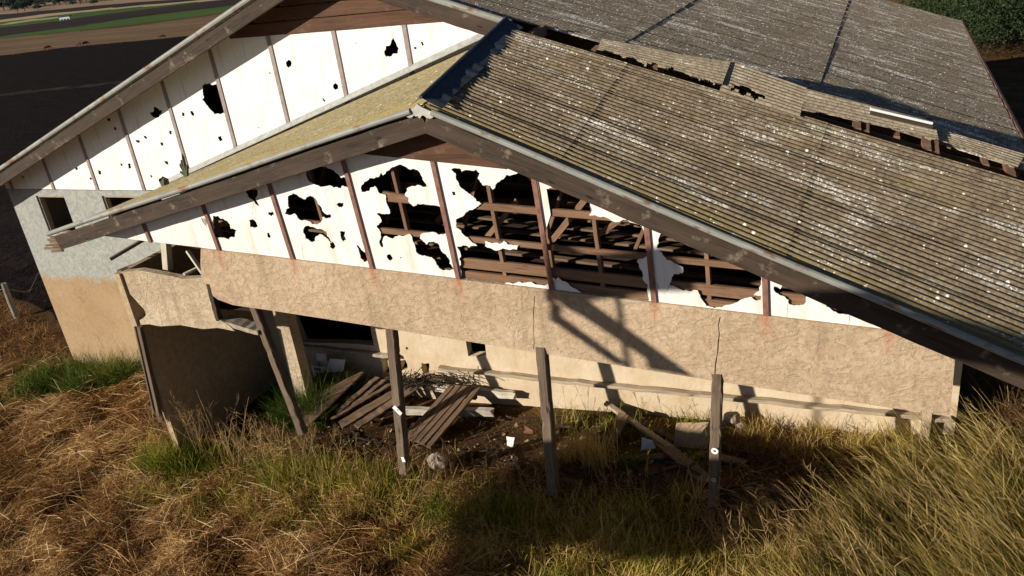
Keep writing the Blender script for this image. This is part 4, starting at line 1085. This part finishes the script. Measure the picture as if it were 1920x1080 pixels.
# white farm shed / machinery on the plain
P = on_ground(122, 38); s_ = np.linalg.norm(P)/1504
e_ = empty('farm_shed', P); tag(e_, 'tiny white open farm shed with a dark roof far out on the plain', 'shed')
rx, ry = np.array([math.cos(YAW), math.sin(YAW), 0]), np.array([-math.sin(YAW), math.cos(YAW), 0])
m = MB()
def bx(m, cx, cy, x0, x1, y0, y1, z0, z1):
    c = [P+rx*a+ry*b+np.array([0, 0, z]) for z in (z0, z1) for a, b in ((x0, y0), (x1, y0), (x1, y1), (x0, y1))]
    for f in ((0, 1, 5, 4), (1, 2, 6, 5), (2, 3, 7, 6), (3, 0, 4, 7), (4, 5, 6, 7), (3, 2, 1, 0)): m.quad(*[c[k] for k in f])
bx(m, 0, 0, -8*s_, 8*s_, 0, 6*s_, 2.2*s_, 5*s_)
m.build('wall', M_WHITE, e_); m = MB(); bx(m, 0, 0, -8.5*s_, 9*s_, -.5*s_, 7*s_, 5*s_, 6.4*s_); m.build('roof', M_CAP, e_)
for a in (-7.5, -2.5, 2.5, 7.2):
    m = MB(); bx(m, 0, 0, (a-.5)*s_, (a+.5)*s_, .2*s_, 1.2*s_, -1, 2.2*s_); m.build('leg', M_WHITE, e_)

# foliage
def leaf_mat(name, a, b, c=None):
    s = NT(name, .75); o = s.map('UV')
    u = s.sep(s.tc.outputs['UV'])[0]
    st = [(0, a), (.6, b), (1, c or b)]
    s.m.use_backface_culling = False
    return s.col(s.ramp(u, st))
M_LEAF = leaf_mat('dark_tree_leaves', (.03, .045, .035), (.055, .075, .055), (.085, .105, .085))
M_BUSH = leaf_mat('green_bush_leaves', (.012, .022, .007), (.025, .04, .011), (.045, .065, .02))
M_BARK = plain('dark_bark', (.05, .04, .035), .9)
def leaves(C, R, n, size, g, clump=40, flatz=1.):
    """n leaf faces gathered in clumps in an ellipsoid shell/volume"""
    cc = g.normal(size=(clump, 3)); cc /= np.linalg.norm(cc, axis=1)[:, None]; cc *= g.uniform(.45, 1., (clump, 1))**.6
    cc[:, 2] = np.abs(cc[:, 2])*1.0-.25
    w = g.integers(0, clump, n); P = cc[w]+g.normal(size=(n, 3))*.13
    P = np.array(C)+P*np.array(R)
    a = g.normal(size=(n, 3)); a /= np.linalg.norm(a, axis=1)[:, None]; b = np.cross(a, g.normal(size=(n, 3))); b /= np.linalg.norm(b, axis=1)[:, None]
    s_ = size*g.uniform(.6, 1.4, (n, 1)); V = np.stack([P-a*s_, P+b*s_*.4, P+a*s_, P-b*s_*.4], 1).reshape(-1, 3)
    F = np.arange(4*n).reshape(n, 4); uv = np.repeat(np.clip(g.uniform(0, 1, n)*.6+(w % 7)/7*.4, 0, 1), 4)
    return V, F, np.stack([uv, uv*0], 1)
def tree(P, h, r, g, label, group, mat=M_LEAF):
    t_ = empty('tree', P); tag(t_, label, 'tree', group)
    m = MB(); P = np.array(P); m.tube([P-(0, 0, .5), P+(.02*h, 0, h*.3), P+(0, .03*h, h*.6)], [h*.035, h*.025, h*.012], 7)
    for k in range(5):
        a_ = g.uniform(0, 6.28); m.tube([P+(0, 0, h*(.25+.06*k)), P+(math.cos(a_)*r*.3, math.sin(a_)*r*.3, h*(.45+.05*k)), P+(math.cos(a_)*r*.7, math.sin(a_)*r*.7, h*(.6+.06*k))], [h*.015, h*.01, h*.004], 5)
    m.build('trunk', M_BARK, t_)
    V, F, uv = leaves(P+(0, 0, h*.58), (r, r, h*.42), 1600, h*.06, g, clump=40); obj('crown', V, F, mat, t_, uv=uv)
g_ = np.random.default_rng(9)
spots = [(-30, 16, 20), (-8, 18, 22), (8, 20, 24), (30, 20, 20), (34, 25, 16), (52, 16, 22), (66, 14, 18), (84, 12, 20), (104, 9, 18), (124, 8, 16), (150, 6, 14), (175, 6, 12), (47, 22, 16), (15, 8, 16), (95, 4, 14), (60, 5, 16), (136, 3, 12), (72, 20, 9), (178, 10, 9), (138, 11, 8)]
spots += [(x_, 21-.105*x_+g_.uniform(-2, 3), g_.uniform(11, 19)) for x_ in g_.uniform(-20, 200, 38)]
for i, (px, py, hp) in enumerate(spots):
    P = on_ground(px, py); D_ = np.linalg.norm(P); h_ = D_/1504*hp
    tree(P, h_, h_*.7, g_, 'dark eucalypt far out on the plain in the grove at the top left corner', 'grove on the plain')
# green bush beyond the barn at the top right
e_ = None
g_ = np.random.default_rng(2)
bushes = [((1808, 52), 2.8, 2.4), ((1862, 72), 3.2, 2.8), ((1925, 92), 3.4, 3.0), ((1870, 32), 4.2, 3.4), ((1965, 50), 4.5, 4.0)]
for i, (p, r_, h_) in enumerate(bushes):
    P = on_ground(*p)
    b_ = empty('bush', P); tag(b_, ['dense green bush just beyond the far right corner of the barn roof', 'dense green bush second from the barn corner, above the black shade', 'dense green bush at the right edge above the black shade', 'dense green bush in the back row beside the barn corner', 'dense green bush in the back row at the right edge'][i], 'bush', 'bushes beyond the barn')
    m = MB()
    for k in range(7):
        a_ = g_.uniform(0, 6.28); m.tube([P, P+(math.cos(a_)*r_*.3, math.sin(a_)*r_*.3, h_*.5), P+(math.cos(a_)*r_*.6, math.sin(a_)*r_*.6, h_*.8)], [.06, .04, .015], 5)
    m.build('stem', M_BARK, b_)
    V, F, uv = leaves(P+(0, 0, h_*.35), (r_, r_, h_*.6), 15000, .065, g_, clump=220); obj('foliage', V, F, M_BUSH, b_, uv=uv)

# ================================================================ GRASS
def grass_mat(name, stops, rough=.7):
    s = NT(name, rough, .2); u = s.sep(s.tc.outputs['UV'])[0]
    c = s.ramp(u, stops)
    s.t.nodes.remove(s.b); out = [n for n in s.t.nodes if n.type == 'OUTPUT_MATERIAL'][0]
    d = s.n('ShaderNodeBsdfDiffuse'); t = s.n('ShaderNodeBsdfTranslucent'); a = s.n('ShaderNodeMixShader'); a.inputs[0].default_value = .3
    s.l(c, d.inputs[0]); s.l(c, t.inputs[0]); s.l(d.outputs[0], a.inputs[1]); s.l(t.outputs[0], a.inputs[2]); s.l(a.outputs[0], out.inputs[0])
    return s.m
M_STRAW = grass_mat('dry_straw', [(0, (.06, .025, .010)), (.28, (.23, .11, .042)), (.55, (.50, .29, .115)), (.78, (.78, .54, .25)), (1, (.92, .74, .42))])
M_GREEN = grass_mat('green_yellow_grass', [(0, (.04, .07, .010)), (.22, (.15, .18, .02)), (.45, (.36, .32, .05)), (.7, (.50, .36, .09)), (1, (.76, .54, .22))])
M_GOLD = grass_mat('golden_grass', [(0, (.025, .038, .006)), (.3, (.085, .085, .014)), (.55, (.27, .205, .045)), (.8, (.46, .33, .10)), (1, (.76, .56, .24))])
M_LUSH = grass_mat('lush_green_grass', [(0, (.03, .06, .012)), (.5, (.085, .14, .022)), (1, (.26, .26, .07))])
M_DEAD = grass_mat('dead_weeds', [(0, (.09, .05, .025)), (.5, (.24, .14, .065)), (1, (.58, .40, .19))])
def blades(root, d0, L, w, droop, tint, seg=3, g=rng, roll=None):
    """root(N,3), d0(N,3) unit start direction, L(N,), w(N,), droop(N,) -> ribbons"""
    N = len(root); t = np.linspace(0, 1, seg+1)
    C = root[:, None]+d0[:, None]*(L[:, None]*t)[..., None]
    C[..., 2] -= (droop[:, None]*t**2*L[:, None])
    side = np.cross(d0, g.normal(size=(N, 3))); side /= np.linalg.norm(side, axis=1)[:, None]+1e-9
    wd = w[:, None]*np.array([1]*(seg)+[.15])[None]*(1-.35*t)[None]
    A_ = C-side[:, None]*wd[..., None]/2; B_ = C+side[:, None]*wd[..., None]/2
    V = np.stack([A_, B_], 2).reshape(N, -1, 3)
    b = (np.arange(N)*2*(seg+1))[:, None]+2*np.arange(seg)[None]; b = b.ravel()
    F = np.stack([b, b+1, b+3, b+2], 1)
    uv = np.stack([np.repeat(tint, 2*(seg+1)), np.tile(np.repeat(t, 2), N)], 1)
    return V.reshape(-1, 3), F, uv
def join(parts):
    V = []; F = []; U = []; n = 0
    for v, f, u in parts: V.append(v); F.append(f+n); U.append(u); n += len(v)
    return np.concatenate(V), np.concatenate(F), np.concatenate(U)
def in_poly_px(P, poly):
    x, y, z = project(P); c = np.zeros(len(P), bool); j = len(poly)-1
    for i in range(len(poly)):
        xi, yi = poly[i]; xj, yj = poly[j]
        c ^= ((yi > y) != (yj > y)) & (x < (xj-xi)*(y-yi)/(yj-yi+1e-12)+xi); j = i
    return c & (z > 0)
def sample(poly, n, g, x=(-32, 7), y=(.5, 16)):
    out = []; m = 0
    for _ in range(60):
        X = g.uniform(*x, n*2); Y = g.uniform(*y, n*2); P = np.stack([X, Y, ground(X, Y)], 1); P = P[in_poly_px(P, poly)]
        out.append(P); m += len(P)
        if m >= n: break
    P = np.concatenate(out)[:n]
    ins = (P[:, 0] > -15.9) & (P[:, 0] < 1.2) & (P[:, 1] > YB-.02); return P[~ins]
def unit(a): return a/(np.linalg.norm(a, axis=1)[:, None]+1e-9)
g = np.random.default_rng(21)
def flow(P, s=.9):    # slowly turning direction field for lodged straw
    a = 2.2*np.sin(P[:, 0]*s+1.3*np.sin(P[:, 1]*s*1.3))+1.7*np.cos(P[:, 1]*s*1.7+P[:, 0]*.6)
    return a
def straw(poly, n, L0, label, hgt=.10, mat=M_STRAW, tintshift=0):
    P = sample(poly, n, g); N = len(P)
    bump_ = .5+.5*np.sin(P[:, 0]*3.1+2*np.sin(P[:, 1]*2.3))*np.cos(P[:, 1]*4.1+P[:, 0]*1.2)
    P[:, 2] += hgt*bump_*g.uniform(0, 1, N)+.01
    P[:, 2] += .05*np.maximum(0, lumps(P[:, 0]*2.2, P[:, 1]*2.2))
    a = flow(P)+g.normal(size=N)*1.1; el = g.normal(size=N)*.22+.12
    d = np.stack([np.cos(a)*np.cos(el), np.sin(a)*np.cos(el), np.sin(el)], 1)
    L = L0*g.uniform(.5, 1.5, N); patch = .5+.5*np.sin(P[:, 0]*1.7+P[:, 1]*2.9+2*np.sin(P[:, 0]*.8))
    tint = np.clip(g.beta(2, 2.6, N)*.8+patch*.25-.05+tintshift, 0, 1)
    return blades(P, d, L, g.uniform(.004, .009, N), g.uniform(0, .35, N), tint, seg=3, g=g)
PX_ALL = [(-500, 640), (60, 690), (280, 690), (320, 800), (900, 880), (1300, 930), (1500, 820), (1790, 770), (2300, 760), (2300, 1500), (-500, 1500)]
R1 = [(-500, 690), (120, 690), (262, 700), (290, 800), (560, 860), (880, 930), (960, 1020), (900, 1500), (-500, 1500)]
V, F, U = join([straw(PX_ALL, 60000, .22, ''), straw(R1, 125000, .19, '', .20), straw(R1, 9000, .5, '', .24, tintshift=.35)])
tag(obj('lodged_straw', V, F, M_STRAW, uv=U), 'flattened brown and golden dry grass covering the ground in front of the barn', 'dry grass', kind='stuff')
R7 = [(-500, 430), (0, 555), (60, 590), (110, 640), (140, 690), (60, 720), (-500, 760)]
P = sample(R7, 26000, g); N = len(P); a = g.uniform(0, 6.28, N); el = g.uniform(.3, 1.3, N); d = np.stack([np.cos(a)*np.cos(el), np.sin(a)*np.cos(el), np.sin(el)], 1)
V, F, U = blades(P, d, g.uniform(.12, .38, N), g.uniform(.005, .010, N), g.uniform(0, .6, N), g.beta(2, 3, N)*.8, g=g)
tag(obj('rough_grass', V, F, M_STRAW, uv=U), 'rough brown grass around the fence post left of the barn', 'dry grass', kind='stuff')

def tufts(centres, per, L0, lean, spread, g, tint0, tintv, width=(.004, .009), droop=(.1, .7), base=.10, seg=4):
    parts = []
    n = len(centres)*per
    C = np.repeat(centres, per, 0); tt = np.repeat(g.normal(size=len(centres))*tintv+tint0, per)
    s_ = np.repeat(g.uniform(.6, 1.25, len(centres)), per)
    ln = np.repeat(np.asarray(lean)[None]+g.normal(size=(len(centres), 3))*.12, per, 0)
    d = ln+g.normal(size=(n, 3))*np.array([spread, spread, spread*.3]); d[:, 2] = np.abs(d[:, 2])+.25; d = unit(d)
    P = C+np.stack([g.normal(size=n)*base, g.normal(size=n)*base, np.full(n, -.02)], 1)
    return blades(P, d, L0*s_*g.uniform(.45, 1.2, n), g.uniform(*width, n), g.uniform(*droop, n), np.clip(tt+g.normal(size=n)*.18, 0, 1), seg=seg, g=g)
def stalks(centres, L0, lean, g, tint0=.85, br=9):
    """tall flowering stems: a thin stem with an open panicle of side branches"""
    n = len(centres); lean = np.asarray(lean, float)
    d = unit(lean[None]+g.normal(size=(n, 3))*np.array([.20, .20, .05])); L = L0*g.uniform(.7, 1.25, n); dr = g.uniform(.05, .3, n)
    tn = np.clip(tint0+g.normal(size=n)*.1, 0, 1)
    parts = [blades(centres, d, L, np.full(n, .005), dr, tn, seg=6, g=g)]
    for k in range(br):
        t = .58+.40*k/br; P = centres+d*(L*t)[:, None]; P[:, 2] -= dr*t*t*L
        bd = unit(d+g.normal(size=(n, 3))*.42); parts.append(blades(P, bd, L*.20*(1.2-t)*g.uniform(.8, 2.2, n), np.full(n, .0042), g.uniform(0, .4, n), tn, seg=2, g=g))
    return join(parts)
def belt(line, n, jit=(.35, .3)):
    """points scattered about a pixel polyline on the ground"""
    G_ = np.array([on_ground(*p) for p in line]); s_ = g.uniform(0, len(G_)-1.001, n); i = s_.astype(int); f = (s_-i)[:, None]
    P = G_[i]*(1-f)+G_[i+1]*f; P[:, 0] += g.normal(size=n)*jit[0]; P[:, 1] += g.normal(size=n)*jit[1]; P[:, 2] = ground(P[:, 0], P[:, 1]); return P
def wl(x0, x1, y0, y1, n): X = g.uniform(x0, x1, n); Y = g.uniform(y0, y1, n); return np.stack([X, Y, ground(X, Y)], 1)
# green-yellow tufts along the front
LA = [(300, 905), (420, 935), (600, 960), (780, 985), (960, 1010)]
LB = [(330, 850), (470, 880), (620, 905), (800, 930), (1000, 960), (1150, 985), (1300, 1005)]
LC = [(1000, 1090), (1150, 1110), (1300, 1110), (1480, 1110)]
parts = [tufts(belt(LA, 60, (.35, .30)), 95, .42, (0, 0, 1), .5, g, .36, .2), tufts(belt(LA, 60, (.4, .32)), 50, .30, (0, 0, .8), .7, g, .7, .15),
         tufts(belt(LB, 62, (.4, .18)), 85, .50, (.02, 0, 1), .42, g, .34, .2), tufts(belt(LB, 60, (.35, .25)), 40, .34, (.02, 0, .9), .6, g, .7, .15),
         tufts(belt([(275, 880), (330, 875), (390, 885)], 34, (.22, .14)), 120, .58, (.05, 0, 1), .38, g, .25, .12),
         tufts(belt([(540, 900), (640, 905), (700, 925)], 30, (.25, .14)), 130, .55, (.0, 0, 1), .42, g, .36, .12),
         tufts(belt(LC, 55, (.5, .3)), 85, .5, (.05, 0, 1), .36, g, .62, .2), tufts(belt(LC, 80, (.6, .4)), 40, .4, (.05, 0, .9), .6, g, .75, .2),
         tufts(belt([(880, 975), (960, 985)], 14, (.22, .15)), 120, .6, (.2, .05, 1), .38, g, .33, .1),
         tufts(belt([(980, 990), (1400, 1050)], 36, (.5, .4)), 60, .42, (.1, .1, 1), .45, g, .68, .2)]
V, F, U = join(parts)
tag(obj('upright_grass', V, F, M_GREEN, uv=U), 'upright green and yellow grass tufts along the front of the leaning posts', 'grass', kind='stuff')
st = [stalks(belt([(310, 850), (420, 870)], 60, (.22, .15)), 1.35, (.02, -.02, 1), g, .8), stalks(belt([(430, 870), (640, 900)], 120, (.25, .2)), .95, (.02, -.02, 1), g), stalks(belt([(600, 920), (1000, 960)], 160, (.4, .3)), .75, (.05, 0, 1), g, .7),
      stalks(belt([(1000, 980), (1500, 1060)], 200, (.5, .35)), .8, (-.12, 0, 1), g, .6), stalks(belt([(1400, 1100), (1480, 1090)], 10, (.2, .2)), 1.1, (0, 0, 1), g, .9),
      stalks(belt([(1560, 1110), (1900, 1040)], 80, (.5, .35)), 1.2, (-.62, .12, .8), g, .8), stalks(belt([(1830, 900), (1990, 1000)], 26, (.4, .4)), 1.4, (.05, .0, 1), g, .9)]
V, F, U = join(st)
tag(obj('seeding_stalks', V, F, M_DEAD, uv=U), 'tall thin seeding grass stalks rising above the tufts', 'grass', kind='stuff')
# big leaning clump at the right
R3 = [(1480, 1400), (1440, 1130), (1540, 1040), (1640, 960), (1700, 900), (1760, 850), (1850, 830), (2200, 900), (2200, 1400)]
C3 = sample(R3, 420, g, x=(-2.5, 5), y=(4.5, 10.2))
V, F, U = join([tufts(C3[:230], 85, .66, (-.62, .16, .66), .36, g, .46, .22, width=(.003, .007), droop=(.05, .5), base=.14, seg=4), tufts(C3[:300:2], 26, 1.0, (-.70, .16, .6), .24, g, .82, .12, width=(.003, .0055), droop=(.0, .3), base=.12, seg=4), stalks(C3[:160], 1.1, (-.7, .15, .7), g, .85, br=7)])
tag(obj('leaning_grass', V, F, M_GOLD, uv=U), 'big clump of golden grass combed over to the left at the lower right corner', 'grass', kind='stuff')
# lush grass at the foot of the barn wall, behind the pier, and weeds
g2 = g
P1 = belt([(70, 735), (150, 718), (200, 708), (270, 700)], 75, (.4, .28)); P1 = P1[P1[:, 1] < YB-.1]
X = np.stack([g.uniform(-9.0, -8.0, 14), g.uniform(9.3, 9.95, 14)], 1); P2 = np.c_[X, ground(X[:, 0], X[:, 1])]
V, F, U = join([tufts(P1, 85, .66, (.05, -.05, 1), .55, g, .55, .28, width=(.005, .012)), stalks(P1[:30], .9, (0, 0, 1), g, .8), tufts(P2[:8], 190, .85, (.0, -.1, 1), .3, g, .35, .1), tufts(wl(-8.95, -8.3, 8.85, 9.1, 12), 170, 1.15, (0, -.1, 1), .32, g, .4, .15)])
tag(obj('lush_grass', V, F, M_LUSH, uv=U), 'lush green grass at the foot of the tan barn wall and beside the doorway pier', 'grass', kind='stuff')
V, F, U = join([tufts(wl(-4.6, -1.5, 9.6, 10.05, 22), 55, .36, (0, -.15, 1), .5, g, .35, .2), tufts(wl(-1.4, .9, 9.5, 10.1, 30), 70, .45, (0, -.1, 1), .5, g, .72, .2),
                tufts(wl(-3.9, -3.2, 8.4, 8.9, 6), 120, .8, (0, 0, 1), .22, g, .8, .1), stalks(wl(-4.4, 1., 9.2, 10.05, 60), .6, (0, 0, 1), g, .5),
                tufts(wl(-3., -1.8, 8.7, 9.3, 7), 80, .45, (0, -.1, 1), .5, g, .25, .1)])
tag(obj('wall_weeds', V, F, M_GREEN, uv=U), 'patchy green and dry weeds along the foot of the cream wall', 'weeds', kind='stuff')
V, F, U = join([tufts(wl(-1.5, -.3, 9.2, 9.9, 16), 130, .5, (.1, -.1, 1), .6, g, .5, .2), tufts(wl(-9, 1., 7.9, 9.8, 130), 30, .22, (0, 0, .6), .8, g, .35, .2, droop=(.3, 1.)), tufts(wl(1.3, 5, 9, 16, 160), 60, .5, (-.2, 0, 1), .5, g, .3, .2), tufts(wl(1.9, 3.0, 9.6, 10.8, 14), 120, .9, (-.1, 0, 1), .6, g, .25, .1)])
tag(obj('dead_weeds', V, F, M_DEAD, uv=U), 'dry brown dead weeds and stalks under the annex and along its right side', 'weeds', kind='stuff')

# ---------------------------------------------------------------- unseen casters added outside the view, cut to the shadows they throw
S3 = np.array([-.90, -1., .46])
fr_ = empty('shadow_caster_frame', (-9.6, 1.2, -7.5)); tag(fr_, 'added caster frame just outside the view at the left', 'frame')
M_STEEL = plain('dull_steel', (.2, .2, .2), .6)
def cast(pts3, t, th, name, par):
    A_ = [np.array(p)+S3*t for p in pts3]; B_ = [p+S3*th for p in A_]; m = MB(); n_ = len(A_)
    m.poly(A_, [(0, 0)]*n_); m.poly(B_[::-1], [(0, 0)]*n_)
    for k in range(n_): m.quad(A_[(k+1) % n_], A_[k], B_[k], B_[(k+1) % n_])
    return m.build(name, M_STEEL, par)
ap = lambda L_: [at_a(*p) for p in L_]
cast(ap([(1037, 560), (1037, 603), (1050, 607), (1160, 683), (1190, 687), (1060, 593), (1062, 575)]), 6.6, .05, 'brace', fr_)  # this and the next are plates outlined by the band's diagonal shadows
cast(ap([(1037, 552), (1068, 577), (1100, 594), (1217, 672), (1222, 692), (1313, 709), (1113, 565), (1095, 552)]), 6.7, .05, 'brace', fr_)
cast(ap([(1028, 440), (1028, 565), (1120, 565), (1220, 548), (1300, 546), (1285, 500), (1240, 462), (1180, 470), (1100, 478)]), 6.8, .05, 'panel_shadow_plate', fr_)  # added plate shaped as the shadow on the broken panels
cast([at_y(*p, 7.75) for p in [(1480, 560), (1560, 546), (1650, 545), (1690, 548), (1750, 578), (1830, 600), (1920, 628), (1990, 645), (1990, 715), (1900, 690), (1800, 668), (1640, 612)]], 7.5, .05, 'roof_shadow_plate', fr_)  # added plate shaped as the shadow on the roof corner
q_ = at_a(1160, 520)+S3*6.9
m = MB(); m.beam(q_, (q_[0], q_[1], -7.5), .05, .05, up=(0, -1, 0)); m.build('column', M_STEEL, fr_)
pl_ = empty('shade_occluder', (-11, 0, -7.5)); tag(pl_, 'added flat shelter outside the view to the left, shading the grass before the posts', 'occluder')  # invented caster, placed only to shade the grass
gp = [(868, 960), (930, 900), (1010, 850), (1080, 800), (1180, 785), (1290, 800), (1420, 806), (1560, 830), (1720, 838), (1690, 935), (1590, 1000), (1400, 1028), (1200, 1030), (1060, 1015), (1010, 1100), (860, 1100), (850, 1020)]
gp = [gp[i] for i in range(len(gp))]
gq = []
for i in range(len(gp)):
    a_, b_ = np.array(gp[i], float), np.array(gp[(i+1) % len(gp)], float)
    for t in (0, .25, .5, .75): gq.append(a_+(b_-a_)*t+rng.normal(size=2)*5)
cast([at_z(p[0], p[1], -6.85) for p in gq], 8.0, .06, 'roof', pl_)  # slab outlined by the ground shadow, moved back towards the sun
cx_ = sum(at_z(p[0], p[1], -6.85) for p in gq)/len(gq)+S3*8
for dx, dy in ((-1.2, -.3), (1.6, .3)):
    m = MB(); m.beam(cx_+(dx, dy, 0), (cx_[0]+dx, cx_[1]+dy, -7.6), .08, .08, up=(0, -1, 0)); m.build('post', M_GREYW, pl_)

# lift the whole place so that the ground is at about zero under the camera
for o in scene.objects:
    if o.parent is None and o.type in ('MESH', 'EMPTY'): o.location.z += ZUP
